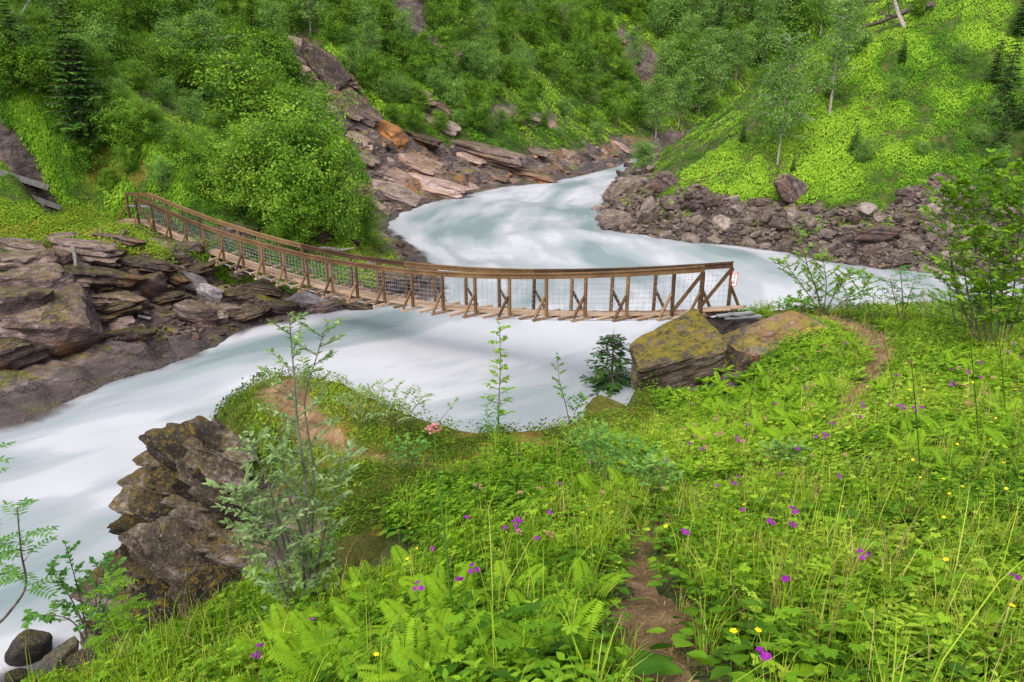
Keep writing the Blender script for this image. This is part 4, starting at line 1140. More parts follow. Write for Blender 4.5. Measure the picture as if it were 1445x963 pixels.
KIND_NAME = {'bush': 'hillside_shrub', 'greybush': 'hillside_shrub', 'birch': 'birch_tree', 'thin': 'birch_tree', 'spruce': 'spruce_tree', 'lush': 'riverside_bush'}
KIND_H = {'bush': 4.0, 'greybush': 4.0, 'birch': 8.0, 'thin': 7.0, 'spruce': 8.0, 'lush': 4.5}
def plant_tree(kind, P, hgt, seed, label=None, group=None, wide=1.0):
    r = random.Random(seed)
    tm, cm = LIB[kind][seed % len(LIB[kind])]
    k = hgt / KIND_H[kind]
    o = empty(KIND_NAME[kind], (P[0], P[1], P[2] - 0.06 * hgt * 0.5), r.uniform(0, 6.28))
    o.scale = (k * wide, k * wide, k)
    tag(o, label, 'tree' if kind in ('birch', 'thin', 'spruce') else 'shrub', group)
    obj('trunk', tm, o); obj('crown', cm, o)
    return o

# trees that stand out in the photograph: kind, base pixel, height in pixels, width factor, label
FEAT = [
    ('spruce', 122, 205, 185, 1.15, 'tall dark spruce above the left end of the bridge'),
    ('spruce', 30, 120, 110, 1.0, 'dark spruce at the left edge above the black rock face'),
    ('spruce', 1012, 75, 68, .8, 'narrow reddish topped spruce among the trees at the head of the right slope'),
    ('spruce', 1035, 95, 58, .7, 'slim spruce right of the narrow one at the head of the right slope'),
    ('spruce', 1412, 168, 110, .9, 'dark spruce at the right edge on the bright green slope'),
    ('spruce', 1272, 88, 34, 1.0, 'tiny spruce alone in the upper middle of the bright green slope'),
    ('spruce', 1205, 218, 42, 1.2, 'low spruce alone in the lower middle of the bright green slope'),
    ('spruce', 1440, 50, 70, 1.1, 'spruce cut by the upper right corner'),
    ('spruce', 676, 192, 30, .8, 'small spruce on the far slope above the red shore'),
    ('spruce', 548, 92, 52, .8, 'spruce standing left of the upper bare rock'),
    ('birch', 1097, 232, 165, .85, 'slender birch with a bare lower trunk above the rubble bank'),
    ('thin', 1170, 165, 150, 1.0, 'thin twin stemmed birch in the middle of the bright slope'),
    ('birch', 1193, 92, 100, 1.0, 'leaning birch at the wooded edge of the bright slope'),
    ('birch', 1108, 74, 95, 1.0, 'dark trunked birch at the foot of the upper wood'),
    ('birch', 1076, 90, 80, .9, 'grey birch left of the dark trunked one'),
    ('birch', 925, 195, 80, 1.1, 'grey green birch at the narrow head of the river'),
    ('birch', 985, 165, 100, 1.15, 'full birch on the edge of the right slope'),
    ('greybush', 905, 245, 42, 1.2, 'grey willow leaning over the water at the river bend'),
    ('lush', 432, 332, 178, .95, 'large light green bush on the bank right above the bridge'),
    ('lush', 378, 318, 135, 1.0, 'leafy bush left of the large one above the bridge'),
    ('lush', 474, 345, 125, .9, 'bush at the right end of the thicket above the bridge'),
    ('lush', 340, 300, 90, 1.1, 'low bush behind the middle of the left handrail'),
    ('lush', 420, 352, 90, 1.2, 'low bush just behind the bridge railing in the thicket'),
    ('lush', 516, 350, 70, .9, 'small bush on the mossy tip of the left bank'),
    ('lush', 300, 275, 80, 1.1, 'low bush at the uphill end of the thicket'),
    ('lush', 205, 205, 60, 1.0, 'bright bush right of the tall dark spruce'),
    ('greybush', 445, 195, 60, 1.1, 'grey green bush behind the top of the large bridge bush'),
    ('bush', 350, 205, 110, 1.1, 'dark rounded bush uphill of the thicket'),
    ('bush', 385, 150, 90, 1.1, 'dark bush beside the bare purple rock strip'),
]
used_px = []
for i, (kind, px, py, hpx, wf, lab) in enumerate(FEAT):
    P = hit1(px, py); plant_tree(kind, P, hpx * mpp(P) * 1.06, i + 3, lab, None, wf); used_px.append((px, py, hpx))

rt = random.Random(77)
ZONES = [  # polygon, spacing px, (height px range), kinds, label zone, group
    ([(-120, -30), (430, -30), (470, 110), (470, 190), (300, 170), (200, 110), (180, 220), (90, 165), (-120, 120)], 26, (55, 105), ['bush'] * 5 + ['greybush', 'birch'], 'above the left end of the bridge'),
    ([(180, 110), (300, 170), (380, 230), (330, 285), (200, 270), (90, 270), (110, 220)], 40, (28, 55), ['bush', 'lush', 'greybush'], 'in the clearing above the bridge end'),
    ([(440, -30), (960, -30), (960, 110), (880, 110), (760, 120), (640, 115), (520, 130), (470, 90)], 25, (42, 78), ['bush'] * 4 + ['greybush'] * 2 + ['birch'], 'high on the far slope'),
    ([(520, 130), (640, 115), (760, 120), (880, 110), (930, 150), (900, 215), (780, 205), (640, 190), (560, 190)], 27, (20, 42), ['bush', 'bush', 'greybush'], 'just above the red shore'),
    ([(950, -30), (1240, -30), (1200, 40), (1130, 70), (1040, 120), (960, 190), (930, 130)], 26, (62, 105), ['birch', 'birch', 'greybush', 'bush'], 'in the wood atop the right slope'),
    ([(1240, -30), (1500, -30), (1500, 200), (1300, 230), (1150, 250), (1000, 230), (1100, 130)], 74, (16, 34), ['greybush', 'bush', 'spruce'], 'scattered on the right slope'),
    ([(1390, 120), (1520, 120), (1520, 260), (1400, 240)], 34, (35, 70), ['bush', 'greybush', 'spruce'], 'at the right slope edge'),
]
RT = []
for zi, (poly, sep, hr, kinds, zone) in enumerate(ZONES):
    poly = np.array(poly, float); lo, hi = poly.min(0), poly.max(0)
    n = 2600
    X = np.array([rt.uniform(lo[0], hi[0]) for _ in range(n)]); Y = np.array([rt.uniform(lo[1], hi[1]) for _ in range(n)])
    ok = inside(X, Y, poly); X, Y = X[ok], Y[ok]
    P = hit(X, Y); rv = samp(ROCK, P[:, 0], P[:, 1]); sg = samp(GS, P[:, 0], P[:, 1])
    got = []; items = {}
    for x, y, p, a, s_ in zip(X, Y, P, rv, sg):
        if a > 0.3 or s_ < 3: continue
        if all((x - g[0]) ** 2 + (y - g[1]) ** 2 * 1.6 > sep ** 2 for g in got):
            got.append((x, y)); kind = rt.choice(kinds)
            hpx = rt.uniform(*hr) * (0.62 if kind in ('bush', 'greybush') and hr[1] > 60 else 1)
            o = plant_tree(kind, p, hpx * mpp(p) * 1.05, rt.randrange(1000), None, None, rt.uniform(.9, 1.25))
            items.setdefault(kind, []).append((o, x, y))
    RT += got
    words = {'bush': 'dark rounded shrub', 'greybush': 'grey green shrub', 'birch': 'light green birch', 'spruce': 'little dark spruce', 'lush': 'bright green bush', 'thin': 'thin birch'}
    plur = {'bush': 'dark shrubs', 'greybush': 'grey green shrubs', 'birch': 'birches', 'spruce': 'small spruces', 'lush': 'bright bushes', 'thin': 'thin birches'}
    for kind, li in items.items():
        rws = [', upper row', ', lower row'] if len(li) > 9 else ['']
        label_rows(li, rws, words[kind] + ' ' + zone + ', {n} from left{row}', plur[kind] + ' ' + zone)
        for o, _, _ in li: o['label'] = ' '.join(o['label'].split())

# fallen and dead wood
def limb(name, pts, r0, r1, mat, label, cat='log', twigs=0, seed=1):
    P = np.array(pts, float); mb = MB(); n = len(P)
    C = catmull(P, 5)
    mb.tube(C, np.linspace(r0, r1, len(C)), 7)
    q = np.random.default_rng(seed)
    for k in range(twigs):
        i = int(q.integers(2, len(C) - 1)); L = q.uniform(.10, .28) * np.linalg.norm(P[-1] - P[0])
        d = unit(unit(C[i] - C[i - 1]) + q.normal(size=3) * .7 + np.array([0, 0, .6]))
        mb.tube(np.array([C[i], C[i] + d * L * .5 + q.normal(size=3) * .04 * L, C[i] + d * L]), np.array([.5, .3, .12]) * r1 * 1.2, 5)
    o = mb.build(name, mat); return tag(o, label, cat)
def above(px, py, pyb):        # point at pixel (px, py) standing over the ground seen at (px, pyb)
    P = hit1(px, pyb); return pt(px, py, P[1])
limb('fallen_log', [above(1150, 171, 172), above(1132, 162, 168), above(1120, 157, 168), above(1110, 149, 170)], .10, .05, M['deadwood'], 'bare pale fallen trunk on the bright slope right of the slender birch')
limb('fallen_tree', [above(1318, 6, 22), above(1280, 16, 30), above(1240, 32, 48), above(1205, 42, 62)], .20, .10, M['bark'], 'long fallen trunk propped across the top of the bright slope', twigs=5)
limb('dead_birch', [above(1277, 40, 41), above(1268, 20, 41), above(1261, -4, 41)], .16, .09, M['bark_birch'], 'bare leaning trunk crossing the long fallen one', 'tree')
limb('dead_branch', [above(436, 352, 360), above(462, 350, 362), above(478, 353, 364), above(500, 350, 366)], .07, .03, M['deadwood'], 'bleached dead branch behind the bridge railing below the thicket', 'branch', 7, 8)
limb('dead_tree', [above(10, 60, 62), above(24, 30, 62), above(45, -4, 62)], .07, .03, M['bark_grey'], 'bare grey dead stem at the upper left corner', 'tree', 5, 3)
limb('driftwood', [hit1(105, 362) + [0, 0, .3], hit1(108, 374) + [0, 0, .35], hit1(110, 390) + [0, 0, .3]], .08, .04, M['bark_grey'], 'short bleached stump jammed upright between the left bank slabs', 'driftwood', 3, 6)
limb('branch', [hit1(196, 452) + [0, 0, .15], hit1(214, 458) + [0, 0, .2]], .05, .04, M['deadwood'], 'short broken pale stick lying at the foot of the left bank ledges', 'branch')
limb('fallen_branch', [above(655, 62, 75), above(640, 70, 80), above(626, 74, 80)], .07, .03, M['bark'], 'short dead trunk on the far slope right of the bare rock', 'branch', 3, 2)
# long weathered boards at the far left
def board(px0, py0, px1, py1, w_, label, lift=.25, th=.07):
    A = hit1(px0, py0) + [0, 0, lift]; B = hit1(px1, py1) + [0, 0, lift]
    mb = MB(); mb.bar(A, B, w_, th); o = mb.build('driftwood_board', M['deadwood']); return tag(o, label, 'board')
board(-70, 232, 62, 272, 0.9, 'broad bleached plank slab at the left edge above the grass', .25, .25)
board(-60, 248, 84, 298, 0.28, 'long grey log rail sloping down below the bleached plank', .15, .22)
for (a, b, c, d, lb) in [(1012, 446, 1062, 441, 'grey loose board nearest the landing of the bridge'), (1022, 449, 1074, 446, 'grey loose board lowest at the landing of the bridge'), (1030, 443, 1058, 447, 'short grey board lying across the two loose boards')]:
    A = pt(a, b, 15.75); B = pt(c, d, 15.9); mb = MB(); mb.bar(A, B, .13, .035); tag(mb.build('loose_board', M['greywood']), lb, 'board')

# ------------------------------------------------------------------ hillside herbs: a leaf carpet nobody could count
def scatter(T, pos, scale, yaw, tint, tilt=None, r=rng):
    """T: (V, Q, tint) template; returns merged arrays for all the copies"""
    V, Q, a = T; n = len(pos); m = len(V)
    c, s = np.cos(yaw), np.sin(yaw)
    X = V[None] * scale[:, None, None]
    W = np.stack([X[..., 0] * c[:, None] - X[..., 1] * s[:, None], X[..., 0] * s[:, None] + X[..., 1] * c[:, None], X[..., 2]], -1)
    if tilt is not None:         # shear the plant so that it follows the slope
        W[..., 2] += W[..., 0] * tilt[:, 0:1] + W[..., 1] * tilt[:, 1:2]
    W = W + pos[:, None]
    QQ = Q[None] + (np.arange(n) * m)[:, None, None]
    A = np.clip(a[None] + tint[:, None], 0, 1)
    return W.reshape(-1, 3), QQ.reshape(-1, 4), A.reshape(-1)

def merge(parts):
    Vs, Qs, As, n = [], [], [], 0
    for V, Q, A in parts:
        Vs.append(V); Qs.append(Q + n); As.append(A); n += len(V)
    return np.vstack(Vs), np.vstack(Qs), np.concatenate(As)

def slope(x, y, e=0.3):
    return np.stack([(H(x + e, y) - H(x - e, y)) / (2 * e), (H(x, y + e) - H(x, y - e)) / (2 * e)], -1)

def clump(seed, n=9, leaf=.40):
    r = np.random.default_rng(seed)
    a = r.uniform(0, 6.28, n); R = np.sqrt(r.uniform(0, 1, n)) * .9
    C = np.stack([np.cos(a) * R, np.sin(a) * R, 0.55 * (1 - R ** 2) + r.uniform(.05, .35, n)], -1)
    V, Q = leaf_quads(C, leaf, r, .65, .62, np.stack([np.cos(a) * R, np.sin(a) * R, R * 0], -1) * .9)
    return V, Q, np.repeat(np.clip(r.normal(size=n) * .10, -.4, .4), 4)
CL = [clump(500 + k, 22 + k % 5, .31) for k in range(8)]
def carpet(name, side, box, n, label, szpx, seed):
    r = np.random.default_rng(seed)
    X = r.uniform(box[0], box[2], n); Y = r.uniform(box[1], box[3], n)
    P = hit(X, Y); rv = samp(ROCK, P[:, 0], P[:, 1]); sg = samp(GS, P[:, 0], P[:, 1]); sdv = samp(GSIDE.astype(float), P[:, 0], P[:, 1])
    hv = samp(HEATH, P[:, 0], P[:, 1])
    grow = n2(P[:, 0], P[:, 1], 0.6, 3, 7.)
    ok = ((rv + grow * .35 < 0.42) | ((side == 1) & (sg > 1.6) & (r.random(n) < .16) & (grow > .08))) & (sg > 1.0) & (np.abs(sdv - side) < .2) & (P[:, 1] < 200) & (r.random(n) > hv * .75) & (dist_poly(P[:, 0], P[:, 1], BRL) > 1.3)
    P = P[ok]; k = mpp(P)
    big = n2(P[:, 0], P[:, 1], 0.16, 3, 13.); sm = n2(P[:, 0], P[:, 1], 0.9, 3, 23.)
    tint = np.clip((0.46 if side == 1 else 0.38) + big * .75 + sm * .55 + r.normal(size=len(P)) * .08, 0.02, .95)
    sc = szpx * k * r.uniform(.7, 1.45, len(P)) * (1 + .9 * sm); sc = np.clip(sc, .12, 1.0)
    yaw = r.uniform(0, 6.28, len(P)); tl = np.clip(slope(P[:, 0], P[:, 1], .5), -1.2, 1.2)
    w_ = r.integers(0, len(CL), len(P)); parts = []
    for c in range(len(CL)):
        m = w_ == c
        parts.append(scatter(CL[c], P[m], sc[m], yaw[m], tint[m], tl[m]))
    V, Q, A = merge(parts)
    return tag(obj(name, mesh_np(name, V, Q, M['carpet'], {'tint': A})), label, None, None, 'stuff')
carpet('undergrowth', 0, (-220, -40, 1180, 345), 36000, 'low green undergrowth covering the wooded hillside across the river', 5.4, 61)
carpet('undergrowth', 1, (840, -40, 1660, 330), 22000, 'bright green ferns and herbs carpeting the right slope', 5.2, 62)
# ------------------------------------------------------------------ plants of the near bank
def strip(P, Wd, N, tint=0.0):
    """a ribbon along P of half width Wd, N = side direction per point"""
    P = np.asarray(P, float); Wd = np.asarray(Wd, float)[:, None]; N = np.asarray(N, float)
    n = len(P); V = np.empty((2 * n, 3)); V[0::2] = P - N * Wd; V[1::2] = P + N * Wd
    i = np.arange(n - 1) * 2
    return V, np.stack([i, i + 1, i + 3, i + 2], -1), np.full(2 * n, tint)

def oval(base, d, nrm, L, w, fold=0.18, curl=0.12, shape='oval'):
    """one leaf blade: two folded halves along a curved midrib"""
    d = d / np.linalg.norm(d); s = np.cross(nrm, d); s /= np.linalg.norm(s) + 1e-9; u = np.cross(d, s)
    f = np.array([0, .3, .65, 1.0]); hw = np.array([.06, 1.0, .72, 0.0]) * w * L * .5
    if shape == 'round': hw = np.array([.3, 1.0, .85, 0.1]) * w * L * .5
    mid = base + d * (f * L)[:, None] - u * (curl * L * f ** 2)[:, None]
    V = np.vstack([mid, mid - s * hw[:, None] + u * (fold * hw)[:, None], mid + s * hw[:, None] + u * (fold * hw)[:, None]])
    Q = []
    for i in range(3): Q += [(i, i + 1, 5 + i, 4 + i), (i + 1, i, 8 + i, 9 + i)]
    return V, np.array(Q)

def lobed(c, nrm, d, R, r, lobes=5):
    """a hand shaped leaf of pointed lobes"""
    nrm = nrm / np.linalg.norm(nrm); d = d - nrm * (d @ nrm); d /= np.linalg.norm(d) + 1e-9; s = np.cross(nrm, d)
    V, Q = [], []
    for k in range(lobes):
        a = (k - (lobes - 1) / 2) * (4.4 / lobes); L = R * (1 - .10 * abs(k - (lobes - 1) / 2)) * r.uniform(.85, 1.1)
        e = d * math.cos(a) + s * math.sin(a); f = np.cross(nrm, e); dr = nrm * (-.12 * L)
        b = len(V) * 1
        V += [c, c + e * L * .62 - f * L * .24 + dr * .2, c + e * L + dr, c + e * L * .62 + f * L * .24 + dr * .2]
        Q.append((b, b + 1, b + 2, b + 3))
    return np.array(V), np.array(Q)

class TB:
    def __init__(s): s.p = []
    def add(s, V, Q, t): s.p.append((np.asarray(V), np.asarray(Q).reshape(-1, 4), np.broadcast_to(np.asarray(t, float), (len(V),)).copy()))
    def done(s): return merge(s.p)

def thin(r0, P, tb, t, k=None):
    P = np.asarray(P, float); T = np.gradient(P, axis=0); T /= np.linalg.norm(T, axis=1)[:, None] + 1e-9
    for ref in ((1, .2, 0), (0, .2, .05) ):
        N = np.cross(T, ref); N /= np.linalg.norm(N, axis=1)[:, None] + 1e-9
        tb.add(*strip(P, np.linspace(r0, r0 * .5, len(P)), N)[:2], t)

def t_geranium(seed, n=8, hh=.34, R=.055):
    r = np.random.default_rng(seed); tb = TB()
    for k in range(n):
        a = r.uniform(0, 6.28); q = np.array([math.cos(a), math.sin(a), 0]); sp = r.uniform(.03, .17); h = hh * r.uniform(.55, 1.1)
        top = q * sp + np.array([0, 0, h])
        thin(.0022, [q * .01, q * sp * .35 + [0, 0, h * .6], top], tb, -.15)
        V, Q = lobed(top, q * r.uniform(.15, .6) + np.array([0, 0, 1]) + r.normal(size=3) * .15, q + r.normal(size=3) * .2, R * r.uniform(.7, 1.25), r, 5 if k % 2 else 7)
        tb.add(V, Q, r.normal() * .14)
    return tb.done()
def t_broad(seed, hh=.36, L=.075):
    r = np.random.default_rng(seed); tb = TB()
    for st_ in range(2 + seed % 2):
        a0 = r.uniform(0, 6.28); ln = r.uniform(.02, .09); h = hh * r.uniform(.7, 1.1)
        top = np.array([math.cos(a0) * ln, math.sin(a0) * ln, h]); b = np.array([math.cos(a0 + 1), math.sin(a0 + 1), 0]) * .02 * st_
        thin(.0025, [b, (b + top) * .5 * [.7, .7, 1], top], tb, -.1)
        n = 5
        for k in range(n):
            f = .25 + .75 * k / (n - 1); p = b + (top - b) * f
            for sgn in (0, 1):
                a = a0 + k * 1.57 + sgn * 3.14 + r.normal() * .2
                d = np.array([math.cos(a), math.sin(a), r.uniform(.15, .7) if k < n - 1 else .9]); 
                V, Q = oval(p, d, np.array([0, 0, 1.]) + r.normal(size=3) * .2, L * (1.1 - .45 * f) * r.uniform(.8, 1.2), .5, .2, .25)
                tb.add(V, Q, r.normal() * .12 + .12 * (f - .5))
    return tb.done()
def t_low(seed, n=11, R=.032, spread=.13, hh=.10):
    r = np.random.default_rng(seed); tb = TB()
    for k in range(n):
        a = r.uniform(0, 6.28); q = np.array([math.cos(a), math.sin(a), 0]); sp = spread * math.sqrt(r.random()); h = hh * r.uniform(.3, 1.15)
        V, Q = oval(q * sp + [0, 0, h], q + [0, 0, r.uniform(-.1, .5)], np.array([0, 0, 1.]) + r.normal(size=3) * .3, R * 2 * r.uniform(.7, 1.3), .75, .15, .2, 'round')
        tb.add(V, Q, r.normal() * .15)
    return tb.done()
def t_grass(seed, n=16, hh=.36, w=.0026, spread=.06, lean=.55):
    r = np.random.default_rng(seed); tb = TB()
    for k in range(n):
        a = r.uniform(0, 6.28); q = np.array([math.cos(a), math.sin(a), 0]); h = hh * r.uniform(.5, 1.2); b = q * spread * math.sqrt(r.random()) ; ln = h * r.uniform(.1, lean)
        f = np.array([0, .4, .75, 1.0]); q2 = np.array([math.cos(a + r.normal() * .5), math.sin(a + r.normal() * .5), 0])
        P = b + q2 * (ln * f ** 2)[:, None] + np.array([0, 0, 1.]) * (h * (f - .22 * f ** 3 * ln / h * 2))[:, None]
        sd_ = np.cross(q2, [0, 0, 1.]) * .8 + q2 * r.normal() * .5; sd_ /= np.linalg.norm(sd_)
        V, Q, _ = strip(P, w * np.array([.8, 1, .7, .1]), np.repeat(sd_[None], 4, 0)); tb.add(V, Q, r.normal() * .18)
    return tb.done()
def t_pinn(seed, n=6, hh=.30):
    r = np.random.default_rng(seed); tb = TB()
    for k in range(n):
        a = r.uniform(0, 6.28); q = np.array([math.cos(a), math.sin(a), 0]); L = hh * r.uniform(.7, 1.2); up = r.uniform(.5, 1.3)
        f = np.linspace(0, 1, 8); P = q * (L * f)[:, None] * .8 + np.array([0, 0, 1.]) * (L * up * (f - .45 * f ** 2))[:, None]
        thin(.0018, P[::2], tb, -.1); t0 = r.normal() * .12
        for i in range(2, 8):
            T = P[i] - P[i - 1]; T /= np.linalg.norm(T); s = np.cross(T, [0, 0, 1.]); s /= np.linalg.norm(s)
            for g in (-1, 1):
                V, Q = oval(P[i], s * g + T * .5 + [0, 0, .1], np.array([0, 0, 1.]) + r.normal(size=3) * .2, .30 * L * (1.1 - .5 * f[i]), .45, .2, .2); tb.add(V, Q, t0 + r.normal() * .05)
    return tb.done()
def frond(L, r, pairs=20, fine=True, tb=None, a=0.0, up=1.2, droop=.95, t0=0.0, base=(0, 0, 0)):
    q = np.array([math.cos(a), math.sin(a), 0]); f = np.linspace(0, 1, 12)
    P = np.asarray(base) + q * (L * (.45 * f + .30 * f ** 2))[:, None] + np.array([0, 0, 1.]) * (L * (up * f - droop * .62 * f ** 2.3) * .72)[:, None]
    thin(.0022, P[::2], tb, t0 - .25)
    for i in range(pairs):
        g = .14 + .86 * i / pairs
        p = np.array([np.interp(g, f, P[:, k]) for k in range(3)]); p2 = np.array([np.interp(min(1, g + .05), f, P[:, k]) for k in range(3)])
        T = p2 - p; T /= np.linalg.norm(T) + 1e-9; s = np.cross(T, [0, 0, 1.]); s /= np.linalg.norm(s) + 1e-9; nn = np.cross(s, T)
        pl = L * .22 * math.sin(math.pi * min(1, (.22 + .78 * (1 - g) ** .85) * .62 + .02)) * (1 if g < .9 else .8)
        for sg_ in (-1, 1):
            d = s * sg_ + T * .38 - nn * .18; d /= np.linalg.norm(d); e = np.cross(nn, d)
            if fine == 2:
                m = 6
                for j in range(m):
                    c = p + d * pl * (j + .5) / m; ll = L * .021 * (1 - .6 * j / m)
                    tb.add([c - d * pl * .085, c - e * ll, c + d * pl * .085 - e * ll * .4, c + d * pl * .05], [(0, 1, 2, 3)], t0 + .05 * sg_)
                    tb.add([c - d * pl * .085, c + d * pl * .05, c + d * pl * .085 + e * ll * .4, c + e * ll], [(0, 1, 2, 3)], t0 + .05 * sg_)
            else:
                w_ = L * .019
                if fine:
                    V, Q = oval(p, d, nn, pl * 1.05, min(.6, 2.2 * w_ / max(pl, .01)), .25, .16); tb.add(V, Q, t0 + .06 * sg_ + r.normal() * .05)
                else:
                    tb.add([p - e * w_, p + d * pl * .5 - e * w_ * .9, p + d * pl, p + d * pl * .5 + e * w_ * .9], [(0, 1, 2, 3)], t0 + .05 * sg_)
def t_fern(seed, n=9, L=.62, fine=True, pairs=20):
    r = np.random.default_rng(seed); tb = TB()
    for k in range(n):
        frond(L * r.uniform(.7, 1.12), r, pairs, fine, tb, 6.283 * k / n + r.normal() * .25, r.uniform(1.0, 1.55), r.uniform(.7, 1.15), r.normal() * .12)
    return tb.done()

TG = [t_geranium(600 + k) for k in range(5)]; TBd = [t_broad(610 + k) for k in range(5)]; TL = [t_low(620 + k) for k in range(5)]
TGr = [t_grass(630 + k) for k in range(5)]; TPn = [t_pinn(640 + k) for k in range(4)]
THe = [t_low(650 + k, 26, .011, .13, .09) for k in range(5)]
TSt = [t_grass(660 + k, 12, .05, .0016, .09, 2.4) for k in range(4)]
TTall = [t_grass(670 + k, 5, .62, .0022, .05, .5) for k in range(4)]
TFe = [t_fern(680 + k, 7, .42, False, 13) for k in range(3)]

def near_pts(n, r, dmin=0.9, dmax=18.5):
    d = dmin + (dmax - dmin) * r.random(n) ** 0.75; u = r.uniform(-.86, .86, n); x = u * (d + 1.1)
    return x, d
def near_layer(T, n, seed, mask, smin_, smax_, base_t, var_t=.12, big=.35, sink=0.0, power=.75):
    r = np.random.default_rng(seed)
    n = int(n * 1.4); d = 0.9 + 17.6 * r.random(n) ** power; x = r.uniform(-.95, 1.45, n) * (d + 1.1)
    sg = samp(GS, x, d); sdv = samp(GSIDE.astype(float), x, d)
    ok = (np.abs(sdv - 2) < .1) & (sg > .45); x, d, sg = x[ok], d[ok], sg[ok]
    k = mask(x, d, sg, r); x, d = x[k], d[k]
    P = np.stack([x, d, H(x, d) - sink], -1)
    tint = base_t + n2(x, d, .45, 3, 3.) * big + r.normal(size=len(x)) * var_t
    sc = r.uniform(smin_, smax_, len(x)) * (1 + .25 * n2(x, d, .7, 2, 8.))
    tl = np.clip(slope(x, d, .15), -1, 1); w_ = r.integers(0, len(T), len(x))
    return [scatter(T[c], P[w_ == c], sc[w_ == c], r.uniform(0, 6.28, (w_ == c).sum()), tint[w_ == c], tl[w_ == c]) for c in range(len(T)) if (w_ == c).any()]
def pdm(x, y): return path_dist(x, y)
def heath(x, y): return samp(HEATH, x, y)
def rockm(x, y): return samp(ROCK, x, y)
FERNZ = [[(960, 520), (1060, 520), (1180, 470), (1215, 500), (1190, 570), (1120, 630), (1000, 640), (960, 600)], [(440, 830), (600, 815), (660, 900), (640, 990), (330, 990), (360, 940)], [(1240, 560), (1330, 500), (1460, 520), (1460, 640), (1330, 680), (1240, 640)], [(860, 640), (980, 640), (960, 720), (840, 720)], [(700, 830), (850, 800), (880, 960), (700, 980)]]
def infern(x, y):
    px, py, _ = proj(np.stack([x, y, H(x, y)], -1)); m = np.zeros(x.shape, bool)
    for p in FERNZ: m |= inside(px, py, p)
    return m
CLEAR = hit([512, 520, 480, 540], [815, 782, 812, 800])[:, :2]
def m_meadow(x, y, s, r): return (np.minimum.reduce([np.hypot(x - c[0], y - c[1]) for c in CLEAR]) > .38) & np.where(y > 0, True, True) & (pdm(x, y) > r.uniform(-.02, .24, len(x)) * np.where((x < 1.6) & (y < 6), 1.3, 1)) & (heath(x, y) < r.uniform(.1, .6, len(x))) & (rockm(x, y) < .35)
def m_dens(k): return lambda x, y, s, r: m_meadow(x, y, s, r) & (r.random(len(x)) < k) 
def m_side(x, y, s, r):        # grass hangs over the path's edges and fills its upper stretch
    d = pdm(x, y); return ((d > -.03) & (d < .30 + .2 * r.random(len(x)))) | ((d <= 0) & (y > 4.6) & (y < 8.5) & (r.random(len(x)) < .3) & (x > 0)) & (rockm(x, y) < .4)
def m_grass(x, y, s, r): g = n2(x, y, .5, 3, 15.); return m_meadow(x, y, s, r) & (g + (x > .2) * (y < 6) * .35 > r.uniform(-.5, .4, len(x)))
def m_heath(x, y, s, r):
    return (heath(x, y) > .35) & (s > .85) & (pdm(x, y) > r.uniform(-.05, .12, len(x))) & (n2(x, y, .8, 3, 33.) > -.25 + r.normal(size=len(x)) * .1)
def m_trod(x, y, s, r): return (pdm(x, y) < .1) & (y > 7) & (x > 0) & (r.random(len(x)) < .8)
def m_path(x, y, s, r): return pdm(x, y) < .14
def stuff(name, parts, mat, label):
    V, Q, A = merge(parts)
    return tag(obj(name, mesh_np(name, V, Q, mat, {'tint': A})), label, None, None, 'stuff')
def notree(m): return lambda x, y, s, r: m(x, y, s, r)
stuff('meadow_herbs', near_layer(TL, 24000, 1, m_meadow, .5, 1.25, .40) + near_layer(TG, 8000, 2, m_meadow, .32, .74, .50) + near_layer(TBd, 10000, 3, m_meadow, .32, .68, .56) + near_layer(TPn, 7000, 4, m_meadow, .35, .85, .50), M['herb'], 'lush green meadow herbs covering the near bank')
stuff('grass', near_layer(TGr, 11000, 5, m_grass, .45, .95, .5) + near_layer(TGr, 10000, 6, m_side, .35, .8, .62, power=.6) + near_layer(TGr, 26000, 12, m_trod, .12, .30, .80, power=.6) + near_layer(TTall, 1500, 7, m_grass, .6, 1.1, .42), M['grass'], 'meadow grass between the herbs and along the path')
stuff('heath', near_layer(THe, 30000, 8, m_heath, .9, 1.9, .46, .18, .9) + near_layer(TL, 2500, 10, m_heath, .35, .75, .30, .1, .4), M['moss_leaf'], 'low heath and bilberry on top of the outcrop and around the mossy rocks')
stuff('dry_grass', near_layer(TTall, 1300, 14, m_grass, .45, .95, .6), M['straw'], 'dry straw coloured grass stalks standing in the meadow')
stuff('straw_litter', near_layer(TSt, 14000, 9, m_path, .7, 1.5, .45, .3), M['straw'], 'dry grass litter on the trodden path')
# heath fringe on the far bank top
def far_heath():
    r = np.random.default_rng(5); n = 9000
    X = r.uniform(-150, 640, n); Y = r.uniform(280, 425, n); P = hit(X, Y)
    hv = samp(HEATH, P[:, 0], P[:, 1]); sdv = samp(GSIDE.astype(float), P[:, 0], P[:, 1]); sg = samp(GS, P[:, 0], P[:, 1])
    g = n2(P[:, 0], P[:, 1], .7, 3, 5.)
    ok = (sdv < .1) & (P[:, 1] < 44) & (sg > 1.5) & ((hv > .3) | ((g > .42) & (sg > 3.2))); P = P[ok]
    return [scatter(THe[c], P[c::5], r.uniform(1.6, 3.2, len(P[c::5])), r.uniform(0, 6.28, len(P[c::5])), .27 + n2(P[c::5, 0], P[c::5, 1], .5, 3, 9.) * .6 + r.normal(size=len(P[c::5])) * .1, np.clip(slope(P[c::5, 0], P[c::5, 1]), -1, 1)) for c in range(5)]
stuff('heath', far_heath(), M['moss_leaf'], 'mossy heath along the top of the left river bank')

